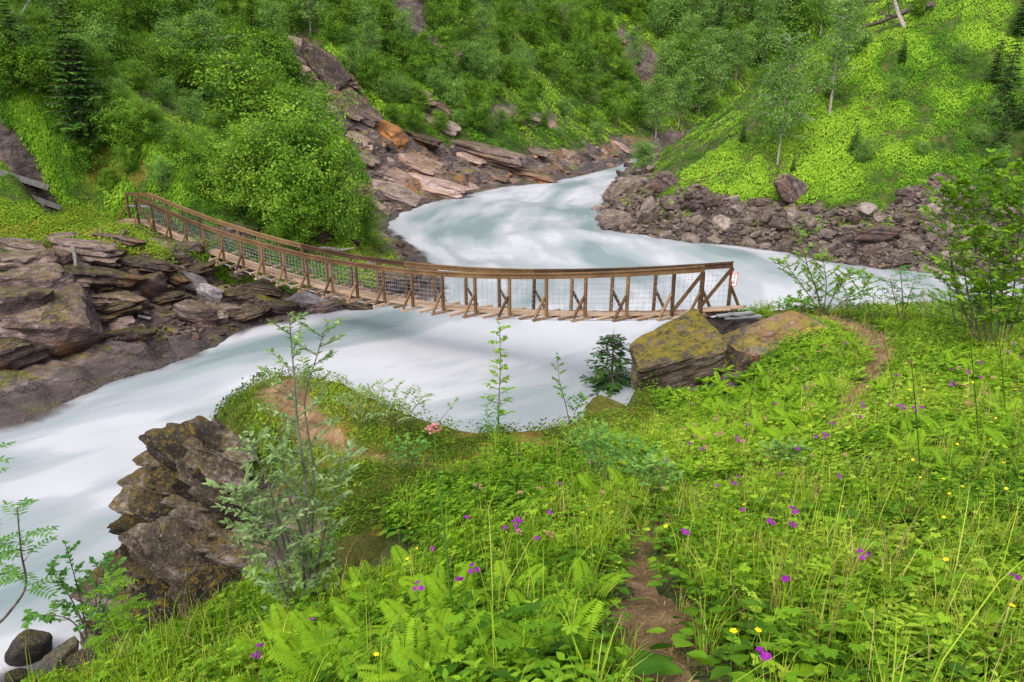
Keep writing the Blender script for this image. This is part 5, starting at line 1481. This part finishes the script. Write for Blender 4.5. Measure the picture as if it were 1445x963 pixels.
# --- ferns, each plant an object
FERN = []
for k in range(4):
    V, Q, A = t_fern(700 + k, 9 + k % 3, .50, True, 24); FERN.append(mesh_np('fern', V, Q, M['fern'], {'tint': np.clip(A + .5, 0, 1)}))
rf = random.Random(9); fi = 0
fern_names = ['below the boulders left of the path', 'at the bottom near the willow sapling', 'on the slope right of the path', 'in the middle of the meadow', 'in the foreground left of the path']
for zi, (poly, sep, n0) in enumerate(zip(FERNZ, [19, 34, 27, 32, 56], [90, 44, 36, 16, 8])):
    A_ = np.array(poly, float); lo, hi = A_.min(0), A_.max(0); got = []
    li = []
    for _ in range(3000):
        x, y = rf.uniform(lo[0], hi[0]), rf.uniform(lo[1], hi[1])
        if len(got) >= n0 or not inside(np.array([x]), np.array([y]), A_)[0]: continue
        if all((x - a) ** 2 + (y - b) ** 2 * 1.5 > sep ** 2 for a, b in got):
            P = hit1(x, y)
            if pdm(P[:1], P[1:2])[0] < .15: continue
            got.append((x, y)); s = rf.uniform(.75, 1.15) * (.72, .60, .62, .65, .5)[zi]
            o = obj('fern', FERN[rf.randrange(4)]); o.location = (P[0], P[1], P[2] - .02); sl_ = slope(P[:1], P[1:2])[0]
            o.rotation_euler = (-math.atan(sl_[1]) * -.35, -math.atan(sl_[0]) * .35, rf.uniform(0, 6.28)); o.scale = (s, s, s)
            tag(o, None, 'fern'); li.append((o, x, y))
    label_rows(li, [', far row', ', near row'] if len(li) > 9 else [''], 'yellow green fern ' + fern_names[zi] + ', {n} from left{row}', 'ferns ' + fern_names[zi])
    for o, _, _ in li: o['label'] = ' '.join(o['label'].split())

# --- flowers
def bloom(seed, kind, n=3):
    r = np.random.default_rng(seed); tb = TB(); st = TB()
    for k in range(n):
        a = r.uniform(0, 6.28); sp = 0.0 if n == 1 else r.uniform(.012, .03)
        c = np.array([math.cos(a) * sp, math.sin(a) * sp, r.uniform(-.03, .012) if n > 1 else 0.0])
        ax = np.array([math.cos(a) * .5, math.sin(a) * .5 - .45, 1.0]); ax /= np.linalg.norm(ax)
        e = np.cross(ax, [0, 1, 0.3]); e /= np.linalg.norm(e); f = np.cross(ax, e)
        R = .0165 if kind == 'purple' else .0135
        for p in range(5):
            b = p * 1.2566; d = e * math.cos(b) + f * math.sin(b) + ax * (.35 if kind == 'yellow' else .2)
            V, Q = oval(c, d, ax, R, .95, .1, .15, 'round'); tb.add(V, Q, r.normal() * .15 + .5)
        thin(.0014, [c * .2 + [0, 0, -.06], c], st, .4)
    return tb.done(), st.done()
def pinkhead(seed):
    r = np.random.default_rng(seed); n = 26
    a = r.uniform(0, 6.28, n); R = .026 * np.sqrt(r.random(n)); C = np.stack([np.cos(a) * R, np.sin(a) * R, .018 * (1 - (R / .026) ** 2) + r.normal(size=n) * .003], -1)
    V, Q = leaf_quads(C, .013, r, .6, .8); return (V, Q, np.repeat(r.uniform(.2, .9, n), 4))
FL = {'purple': [], 'yellow': [], 'pink': []}
for k in range(4):
    for kind in ('purple', 'yellow'):
        (V, Q, A), (V2, Q2, A2) = bloom(720 + k, kind, (3 if k % 2 else 2) if kind == 'purple' else 1)
        sb = MB(); h = .42; r = np.random.default_rng(k)
        sb.tube([[r.normal() * .03, r.normal() * .03, -h], [r.normal() * .015, r.normal() * .015, -h * .5], [0, 0, -.004]], [.0022, .0017, .0013], 4, .5)
        sb.add(V2, Q2, tint=.5)
        FL[kind].append((mesh_np('bloom', V, Q, M[kind], {'tint': A}), sb.mesh('stem', M['stem'])))
for k in range(2):
    V, Q, A = pinkhead(740 + k); sb = MB(); sb.tube([[.02, 0, -.45], [.01, .01, -.2], [0, 0, 0]], [.0022, .0018, .0013], 4, .5)
    FL['pink'].append((mesh_np('bloom', V, Q, M['pink'], {'tint': A}), sb.mesh('stem', M['stem'])))
PURPLE = [(1430, 484), (1423, 496), (1443, 503), (1383, 509), (1342, 520), (1366, 524), (1389, 531), (1265, 527), (1128, 503), (1195, 484), (1222, 567), (1218, 572), (1210, 586), (1275, 573), (1282, 576), (1268, 570), (1299, 573), (1292, 577), (1260, 569), (1175, 595), (1151, 614), (1165, 614), (1131, 631), (990, 631), (973, 624), (1042, 619), (1098, 568), (1136, 544), (1054, 597), (1344, 541),
          (735, 745), (731, 730), (712, 742), (728, 738), (764, 756), (775, 720), (789, 681), (937, 649), (1047, 671), (1036, 679), (1100, 667), (1185, 672), (1016, 684), (966, 746), (1048, 717), (1120, 719), (1130, 722), (1087, 731), (1117, 737), (1218, 782), (1120, 815), (1077, 916), (1430, 810), (668, 802), (653, 817), (658, 727), (610, 772), (590, 827), (369, 911), (361, 920), (438, 873)]
PINK = [(1161, 488), (1168, 494), (1155, 497), (1010, 615), (1018, 612), (670, 685), (760, 690), (1124, 521), (990, 660), (935, 690), (678, 690), (980, 600), (1144, 572), (1360, 545)]
PINK += [(a + b, c + d) for (a, c), (b, d) in zip([(960, 600), (1010, 622), (1060, 600), (1130, 560), (700, 690), (760, 740), (840, 665), (1180, 640), (905, 640), (985, 590), (1350, 530), (1410, 520)] * 2, [(8, 6), (-14, 10), (20, -8), (5, 18), (-22, -4), (15, 15), (-6, -12), (12, 3), (-18, 8), (25, 2), (3, -10), (-9, 14), (30, 20), (-30, -6), (-12, 24), (18, -16), (34, 6), (-28, 12), (10, 30), (-35, 4), (22, 22), (-8, -20), (16, 40), (-20, 36)])]
YELLOW = [(1189, 715), (1299, 674), (1288, 649), (1331, 676), (1358, 687), (1340, 697), (1332, 730), (1416, 653), (1428, 855), (1050, 712), (940, 743), (1035, 891), (1070, 890), (1335, 790), (1373, 540), (1433, 550), (1378, 486), (1284, 550), (1304, 550), (1257, 572), (1143, 601), (1163, 588), (1351, 627), (531, 924), (588, 774), (575, 789), (1405, 590), (1398, 620), (1310, 600), (1420, 690)]
for kind, pts_, lab in (('purple', PURPLE, 'purple cranesbill flower in the meadow'), ('pink', PINK, 'pale pink flower head in the meadow'), ('yellow', YELLOW, 'yellow buttercup in the meadow')):
    li = []
    for i, (px, py) in enumerate(pts_):
        h = .42; k = mpp(hit1(px, py)); P = hit1(px, min(py + .36 / k, 1100)); B = pt(px, py, P[1])
        hh = max(B[2] - P[2], .12)
        o = empty('cranesbill' if kind == 'purple' else 'buttercup' if kind == 'yellow' else 'pink_flower', tuple(B), rf.uniform(-.6, .6))
        s = rf.uniform(.8, 1.1) * (.85 if P[1] < 6 else 1.25); o.scale = (s, s, max(.4, hh / h * 1.06))
        bm_, sm_ = FL[kind][i % len(FL[kind])]
        b = obj('bloom', bm_, o); b.scale = (1, 1, s / o.scale[2]); obj('stem', sm_, o)
        tag(o, None, 'flower'); li.append((o, px, py))
    label_rows(li, ['in the far band', 'in the middle band', 'in the near band'] if kind != 'pink' else [''], lab + ', {n} from left {row}', {'purple': 'purple cranesbills', 'pink': 'pale pink flower heads', 'yellow': 'buttercups'}[kind])
    for o, _, _ in li: o['label'] = ' '.join(o['label'].split())

# ------------------------------------------------------------------ saplings and shrubs that stand out
def sapling(name, label, cat, stems, leaf, mat, barkmat, seed, twigs=8, tw_len=.35, leaves=7, L=.05, w=.45, r0=.012, t0=.25, kind='oval', spread=.9, up=.55, ends=True):
    """stems: world polylines. twigs leave the stems; leaves sit along the twigs and stem ends"""
    r = np.random.default_rng(seed); base = np.array(stems[0][0]); root = empty(name, tuple(base)); tag(root, label, cat)
    sb = MB(); lb = TB()
    def put(p, d, sc):
        if kind == 'pinnate':
            d = d / np.linalg.norm(d); s = np.cross(d, [0, 0, 1.]); s /= np.linalg.norm(s) + 1e-9; Lr = L * 3.2 * sc; t1 = r.normal() * .13 + .5
            f = np.linspace(0, 1, 7); R_ = p + d * (Lr * f)[:, None] - np.array([0, 0, 1.]) * (.3 * Lr * f ** 2)[:, None]
            thin(.0016, R_[::2], lb, t1 - .2)
            for i in range(1, 7):
                for g in (-1, 1):
                    V, Q = oval(R_[i], s * g + d * .45 + [0, 0, r.normal() * .15], np.array([0, 0, 1.]) + r.normal(size=3) * .15, L * sc * (1.05 - .25 * abs(f[i] - .5)), .34, .15, .2); lb.add(V, Q, t1 + r.normal() * .06)
            V, Q = oval(R_[-1], d - [0, 0, .3], np.array([0, 0, 1.]), L * sc, .34); lb.add(V, Q, t1)
        else:
            V, Q = oval(p, d, np.array([0, 0, 1.]) + r.normal(size=3) * .35, L * sc * r.uniform(.7, 1.2), w, .18, .2, 'round' if kind == 'round' else 'oval'); lb.add(V, Q, np.clip(.5 + r.normal() * .2, 0, 1))
    for si, S_ in enumerate(stems):
        C = catmull(np.array(S_, float), 6); n = len(C); rr = r0 * (1 if si == 0 else .75)
        sb.tube(C, np.linspace(rr, rr * .22, n), 6, .5)
        f = np.linspace(0, 1, n)
        H_ = np.linalg.norm(C[-1] - C[0])
        for k in range(twigs):
            g = t0 + (.96 - t0) * (k + r.random()) / twigs
            p = np.array([np.interp(g, f, C[:, i]) for i in range(3)]); T = unit(C[min(n - 1, int(g * n) + 1)] - C[max(0, int(g * n) - 1)])
            a = k * 2.4 + r.normal() * .5; o = np.array([math.cos(a), math.sin(a), 0]) * spread
            ln = tw_len * (1.15 - .75 * g) * r.uniform(.7, 1.2)
            d = unit(o + T * up + r.normal(size=3) * .12)
            q = np.array([p, p + d * ln * .5 + [0, 0, .02 * ln], p + d * ln + np.array([0, 0, .10 * ln])])
            sb.tube(q, np.array([.34, .24, .10]) * rr, 4, .5)
            for j in range(leaves):
                h = .18 + .82 * (j + .5) / leaves; c = q[0] + (q[2] - q[0]) * h; sg_ = 1 if j % 2 else -1
                s = np.cross(d, [0, 0, 1.]); s /= np.linalg.norm(s) + 1e-9
                put(c, s * sg_ * .9 + d * .7 + r.normal(size=3) * .25 + [0, 0, .15], 1)
            put(q[2], d, 1)
        if ends:
            for j in range(leaves):
                c = C[-1 - min(n - 2, j // 2)]; a = j * 2.4; put(c, np.array([math.cos(a), math.sin(a), .8]), .85)
    inv = Matrix.Translation(-Vector(base.tolist()))
    o = sb.build('stem', barkmat, root); o.data.transform(inv)
    V, Q, A = lb.done(); me = mesh_np('foliage', V, Q, mat, {'tint': np.clip(A, 0, 1)}); me.transform(inv); obj('foliage', me, root)
    return root
def stem_px(pts, d):
    """a stem through picture points at distance d (or one per point), its foot on the ground"""
    d = np.broadcast_to(np.asarray(d, float), (len(pts),)); P = [pt(p[0], p[1], q) for p, q in zip(pts, d)]
    P[0] = np.array([P[0][0], P[0][1], min(H(P[0][0], P[0][1]), P[0][2]) - .03]); return P
def sp(pts, jitter=.0):
    B = hit1(*pts[0]); return [B - [0, 0, .03]] + [pt(p[0], p[1], B[1] + jitter * k) for k, p in enumerate(pts[1:], 1)]
# willow sapling
D0 = 4.7
sapling('willow_sapling', 'grey green willow sapling with several stems beside the outcrop', 'sapling',
        [stem_px([(432, 870), (428, 780), (432, 690), (420, 600), (414, 520), (408, 445)], D0), stem_px([(432, 868), (440, 760), (442, 660), (430, 570), (448, 500), (462, 455)], D0 + .1),
         stem_px([(420, 866), (408, 800), (392, 730), (372, 665), (352, 625)], D0 - .1), stem_px([(440, 868), (452, 780), (470, 700), (490, 640)], D0 + .15), stem_px([(424, 866), (396, 780), (360, 720), (335, 690)], D0 - .2), stem_px([(436, 868), (430, 770), (405, 690), (395, 600)], D0 + .2), stem_px([(428, 866), (400, 830), (378, 760), (350, 745)], D0 - .25)],
        None, M['leaf_grey'], M['bark_grey'], 801, 22, .37, 14, .062, .42, .016, .12)
sapling('willow_shrub', 'low grey green willow shrub on the brink left of the slender sapling', 'shrub', [sp([(540 + a * 14, 612), (540 + a * 22, 580), (540 + a * 32, 540 + abs(a) * 9)], .03) for a in (-2, -1.3, -.6, 0, .6, 1.2, 1.9)], None, M['leaf_grey'], M['bark_grey'], 802, 9, .30, 8, .075, .4, .009, .2)
sapling('slender_sapling', 'slender upright leafy sapling on the brink below the middle of the bridge', 'sapling', [sp([(703, 617), (704, 570), (706, 520), (705, 458)])], None, M['leaf_fresh'], M['bark_grey'], 803, 30, .23, 5, .095, .45, .014, .22, up=.25)
for (a, lb) in ((687, 'shorter fireweed stalk left of the slender sapling'), (702, 'fireweed stalk at the foot of the slender sapling')):
    sapling('fireweed', lb, 'plant', [sp([(a, 622), (a, 600), (a + 1, 570 if a < 690 else 576)])], None, M['leaf_rowan'], M['stem'], 804 + a, 22, .03, 1, .13, .16, .006, .1)
sapling('twig_sapling', 'tiny bent twig with a few leaves on the brink left of the slender sapling', 'sapling', [sp([(612, 602), (628, 585), (645, 562)]), sp([(610, 600), (600, 585), (596, 570)])], None, M['leaf_birch'], M['bark'], 806, 4, .10, 3, .05, .7, .006, .6)
sapling('aspen_sapling', 'thin round leaved sapling on the brink by the mossy rocks', 'sapling', [sp([(806, 608), (798, 570), (790, 540), (786, 500)]), sp([(806, 606), (812, 580), (822, 560)])], None, M['leaf_rowan'], M['bark'], 807, 13, .22, 5, .055, .8, .010, .3, 'round')
for i, (x, y, h, lb) in enumerate([(848, 692, 82, 'dark stemmed leafy shrub in the middle of the meadow'), (826, 660, 66, 'small shrub on the brink left of the dark stemmed one'), (895, 700, 75, 'rounded leafy shrub right of the dark stemmed one'), (922, 712, 60, 'small leafy shrub right of the rounded meadow shrub'), (575, 672, 52, 'bare twigged little shrub beside the small path on the outcrop'), (1105, 668, 40, 'small leafy shrub left of the path in the upper meadow')]):
    sapling('meadow_shrub', lb, 'shrub', [sp([(x + a * 3, y), (x + a * 9, y - h * .5), (x + a * 18, y - h * (1 - .08 * abs(a)))], .02) for a in (-1.5, -.7, 0, .8, 1.6)], None, M['leaf_rowan'] if i % 2 == 0 else M['leaf_birch'], M['bark'], 810 + i, 7, .20, 6, .045, .65, .007, .25, 'round')
# young spruce beside the mossy boulder
V_ = spruce('young_spruce', 815, 1.8, .62, 13, M['needle'], .9)
P = hit1(868, 556); P = np.array([P[0], P[1] + .8, H(P[0], P[1] + .8)]); o = empty('young_spruce', tuple(P)); hgt = pt(866, 462, P[1])[2] - P[2]; o.scale = (hgt / 1.8 * 1.75, hgt / 1.8 * 1.75, hgt / 1.8)
tag(o, 'young dark spruce left of the moss capped boulder under the bridge', 'tree'); obj('trunk', V_[0], o); obj('crown', V_[1], o)
# tall umbel in front
B = pt(648, 985, 2.25); B[2] = H(B[0], B[1])
S_ = catmull(np.array([B, pt(640, 880, 2.3), pt(628, 760, 2.35), pt(618, 670, 2.4), pt(612, 606, 2.42)]), 6)
root = empty('tall_umbel', tuple(S_[0])); tag(root, 'tall dark stalk with a pink flower head rising in front of the meadow', 'plant'); inv = Matrix.Translation(-root.location)
mb = MB(); mb.tube(S_, np.linspace(.0065, .0035, len(S_)), 6, .3); o = mb.build('stem', M['stem'], root); o.data.transform(inv)
r = np.random.default_rng(2); n = 90; a = r.uniform(0, 6.28, n); R = .030 * np.sqrt(r.random(n)); C = S_[-1] + np.stack([np.cos(a) * R, np.sin(a) * R, .020 * (1 - (R / .03) ** 2) + r.normal(size=n) * .003], -1)
V, Q = leaf_quads(C, .010, r, .6, .8); me = mesh_np('flower_head', V, Q, M['pink'], {'tint': np.repeat(r.uniform(.1, .8, n), 4)}); me.transform(inv); obj('flower_head', me, root)
tb = TB()
for k, g in enumerate((8, 13)):
    for s in (-1, 1): V, Q = oval(S_[g], np.array([s, .2, .5]), np.array([0, 0, 1.]), .05, .3); tb.add(V, Q, .3)
V, Q, A = tb.done(); me = mesh_np('leaf', V, Q, M['herb'], {'tint': A}); me.transform(inv); obj('foliage', me, root)
# bottom left: rowan at the frame edge, birch sapling, light saplings, fireweed
sapling('rowan_sapling', 'rowan branch with feathered leaves reaching in at the left edge', 'sapling', [[pt(-70, 980, 4.2) - [0, 0, .4], pt(-30, 915, 4.2), pt(10, 868, 4.2), pt(36, 828, 4.2), pt(30, 780, 4.2), pt(24, 718, 4.2)], [pt(-70, 985, 4.25) - [0, 0, .4], pt(-50, 880, 4.2), pt(-20, 800, 4.2), pt(-12, 770, 4.2)], [pt(-80, 950, 4.2) - [0, 0, .4], pt(-60, 760, 4.2), pt(-30, 640, 4.2)]],
        None, M['leaf_rowan'], M['bark'], 820, 7, .08, 1, .058, .4, .016, .52, 'pinnate')
D1 = 4.6
sapling('birch_sapling', 'dark leaved birch sapling in front of the shore boulders', 'sapling', [[pt(126, 985, D1) - [0, 0, .3], pt(122, 900, D1), pt(112, 840, D1), pt(92, 768, D1)], [pt(126, 960, D1), pt(135, 880, D1), pt(136, 820, D1), pt(148, 785, D1)], [pt(124, 920, D1), pt(105, 880, D1), pt(72, 868, D1), pt(36, 872, D1)], [pt(122, 890, D1), pt(100, 845, D1), pt(70, 800, D1)], [pt(124, 920, D1), pt(150, 850, D1), pt(160, 800, D1)]],
        None, M['leaf_rowan'], M['bark'], 821, 12, .17, 7, .042, .72, .010, .30, 'round')
for i, (x, yb, yt, lb) in enumerate([(150, 985, 812, 'light green sapling right of the dark birch sapling'), (178, 990, 858, 'small light green sapling beside the light green one at the shore')]):
    B = pt(x, yb, 4.3); sapling('rowan_sapling', lb, 'sapling', [[B - [0, 0, .3], pt(x - 2, (yb + yt) / 2, 4.3), pt(x + 6, yt, 4.3)], [pt(x, yb - 40, 4.3), pt(x + 16, (yb + yt) / 2 + 10, 4.3), pt(x + 26, yt + 40, 4.3)]], None, M['leaf_fresh'], M['bark_grey'], 830 + i, 9, .07, 1, .045, .4, .007, .3, 'pinnate')
for i, (x, yb, yt) in enumerate([(188, 950, 872), (232, 925, 882), (205, 960, 900)]):
    B = hit1(x, yb); sapling('fireweed', ['tall fireweed left of the outcrop foot', 'fireweed right under the outcrop foot', 'short fireweed between the other two under the outcrop'][i], 'plant', [[B, pt(x, (yb + yt) / 2, B[1]), pt(x + 1, yt, B[1])]], None, M['leaf_fresh'], M['stem'], 840 + i, 20, .03, 1, .10, .18, .005, .12)
# behind the meadow rim, beside the landing
sapling('birch_shrub', 'bright spreading birch shrub at the meadow rim right of the bridge', 'shrub', [sp([(1160, 442), (1152, 410), (1138, 370), (1126, 322)]), sp([(1160, 442), (1140, 415), (1118, 385), (1098, 366)]), sp([(1164, 442), (1178, 415), (1192, 395), (1205, 385)]), sp([(1166, 444), (1190, 425), (1216, 410), (1228, 390)]), sp([(1158, 442), (1140, 428), (1118, 424)]), sp([(1162, 442), (1166, 400), (1160, 360)])], None, M['leaf_fresh'], M['bark'], 850, 18, .50, 12, .085, .6, .022, .25, 'round')
sapling('rowan_sapling', 'small rowan at the meadow rim right of the birch shrub', 'sapling', [sp([(1272, 458), (1274, 425), (1270, 380)]), sp([(1272, 456), (1284, 415), (1292, 388)]), sp([(1272, 456), (1262, 420), (1256, 392)])], None, M['leaf_rowan'], M['bark'], 851, 8, .16, 1, .085, .4, .018, .35, 'pinnate')
sapling('willow_shrub', 'leafy willow shrub at the right edge before the rubble bank', 'shrub', [sp([(1400 + a * 8, 490), (1398 + a * 22, 420), (1396 + a * 30, 330), (1398 + a * 34, 215 + abs(a) * 28)], .05) for a in (-2.0, -1.4, -.7, 0, .7, 1.4, 2.0)], None, M['leaf_fresh'], M['bark'], 852, 24, .80, 14, .12, .62, .022, .12, 'round')
sapling('willow_shrub', 'lower leafy shrub in front of the willow at the right edge', 'shrub', [sp([(1365 + a * 8, 470), (1362 + a * 14, 420), (1362 + a * 22, 360)], .03) for a in (-1.5, -.5, .6, 1.5)], None, M['leaf_fresh'], M['bark'], 853, 10, .5, 8, .085, .6, .014, .2, 'round')
for i, (x, y, h, lb) in enumerate([(1200, 446, 40, 'low leafy shrub on the rim between the birch shrub and the small rowan'), (1238, 450, 45, 'low green shrub on the rim left of the small rowan'), (1310, 452, 42, 'low grey green shrub on the rim right of the small rowan'), (1340, 450, 40, 'low shrub on the rim by the willow at the right edge'), (1120, 446, 22, 'tiny shrub on the boulder beside the landing')]):
    sapling('rim_shrub', lb, 'shrub', [sp([(x + a * 5, y + 6), (x + a * 10, y - h * .45), (x + a * 15, y - h * (1 - .1 * abs(a)))], .02) for a in (-1.4, -.5, .5, 1.4)], None, M['leaf_rowan'] if i != 2 else M['leaf_grey'], M['bark'], 860 + i, 7, .30, 6, .07, .5, .009, .15)
for i, (x, yb, yt) in enumerate([(1300, 690, 510), (1382, 640, 470), (1168, 790, 690), (1420, 600, 440), (1262, 560, 480)]):
    B = hit1(x, yb); mb = MB(); mb.tube(catmull(np.array([B, pt(x - 6, (yb + yt) / 2, B[1]), pt(x - 14, yt, B[1])]), 4), np.linspace(.006, .003, 9), 5, .1)
    tb = MB(); o = empty('dry_stalk', tuple(B)); tag(o, ['tall dark bare stalk in the right meadow beside the ferns', 'dark bare stalk among yellow flowers at the right', 'dark stalk in the middle of the right meadow', 'dark stalk in front of the willow at the right edge', 'short dark stalk beside the upper path'][i], 'plant'); s = mb.build('stem', M['stem'], o); s.data.transform(Matrix.Translation(-o.location))
    C = np.array([pt(x - 14, yt, B[1])]) + rng.normal(size=(14, 3)) * .012; V, Q = leaf_quads(C, .03, rng, .2, .4); me = mesh_np('seed_head', V, Q, M['straw'], {'tint': np.full(len(V), .1)}); me.transform(Matrix.Translation(-o.location)); obj('seed_head', me, o)
# ------------------------------------------------------------------ light, sky, camera
w = bpy.data.worlds.new('World'); SC.world = w; w.use_nodes = True
nt = w.node_tree; bg = nt.nodes['Background']
sky = nt.nodes.new('ShaderNodeTexSky'); sky.sky_type = 'NISHITA'; sky.sun_disc = False
EL, AZ = math.radians(56), math.radians(205)       # azimuth clockwise from +Y: behind the camera, a little to the left
sky.sun_elevation = EL; sky.sun_rotation = AZ
sky.air_density = 1.0; sky.dust_density = 3.0; sky.ozone_density = 1.0
hs = nt.nodes.new('ShaderNodeHueSaturation'); hs.inputs['Saturation'].default_value = 0.35; hs.inputs['Value'].default_value = 0.62
nt.links.new(sky.outputs[0], hs.inputs['Color']); nt.links.new(hs.outputs[0], bg.inputs['Color'])   # a thin overcast greys the sky; bg.inputs['Strength'].default_value = 0.050
sl = bpy.data.lights.new('sun', 'SUN'); sl.energy = 1.5; sl.angle = math.radians(12); sl.color = (1.0, 0.95, 0.86)
so = link(bpy.data.objects.new('sun', sl))
dv = Vector((math.sin(AZ) * math.cos(EL), math.cos(AZ) * math.cos(EL), math.sin(EL)))
so.rotation_euler = dv.to_track_quat('Z', 'Y').to_euler(); so.location = dv * 60
cam = bpy.data.cameras.new('camera'); co = link(bpy.data.objects.new('camera', cam))
cam.sensor_width = 36.0; cam.lens = 36.0 * F / 1445.0; cam.clip_start = 0.05; cam.clip_end = 1000
co.location = tuple(CAM); co.rotation_euler = (math.pi / 2 - PITCH, 0, 0)
SC.camera = co
vs = SC.view_settings; vs.view_transform = 'Standard'; vs.look = 'None'; vs.gamma = 1.0; vs.use_curve_mapping = False
vs.exposure = -0.30
SC.cycles.max_bounces = 6; SC.cycles.diffuse_bounces = 2; SC.cycles.transmission_bounces = 3; SC.cycles.transparent_max_bounces = 8
SC.cycles.use_denoising = True
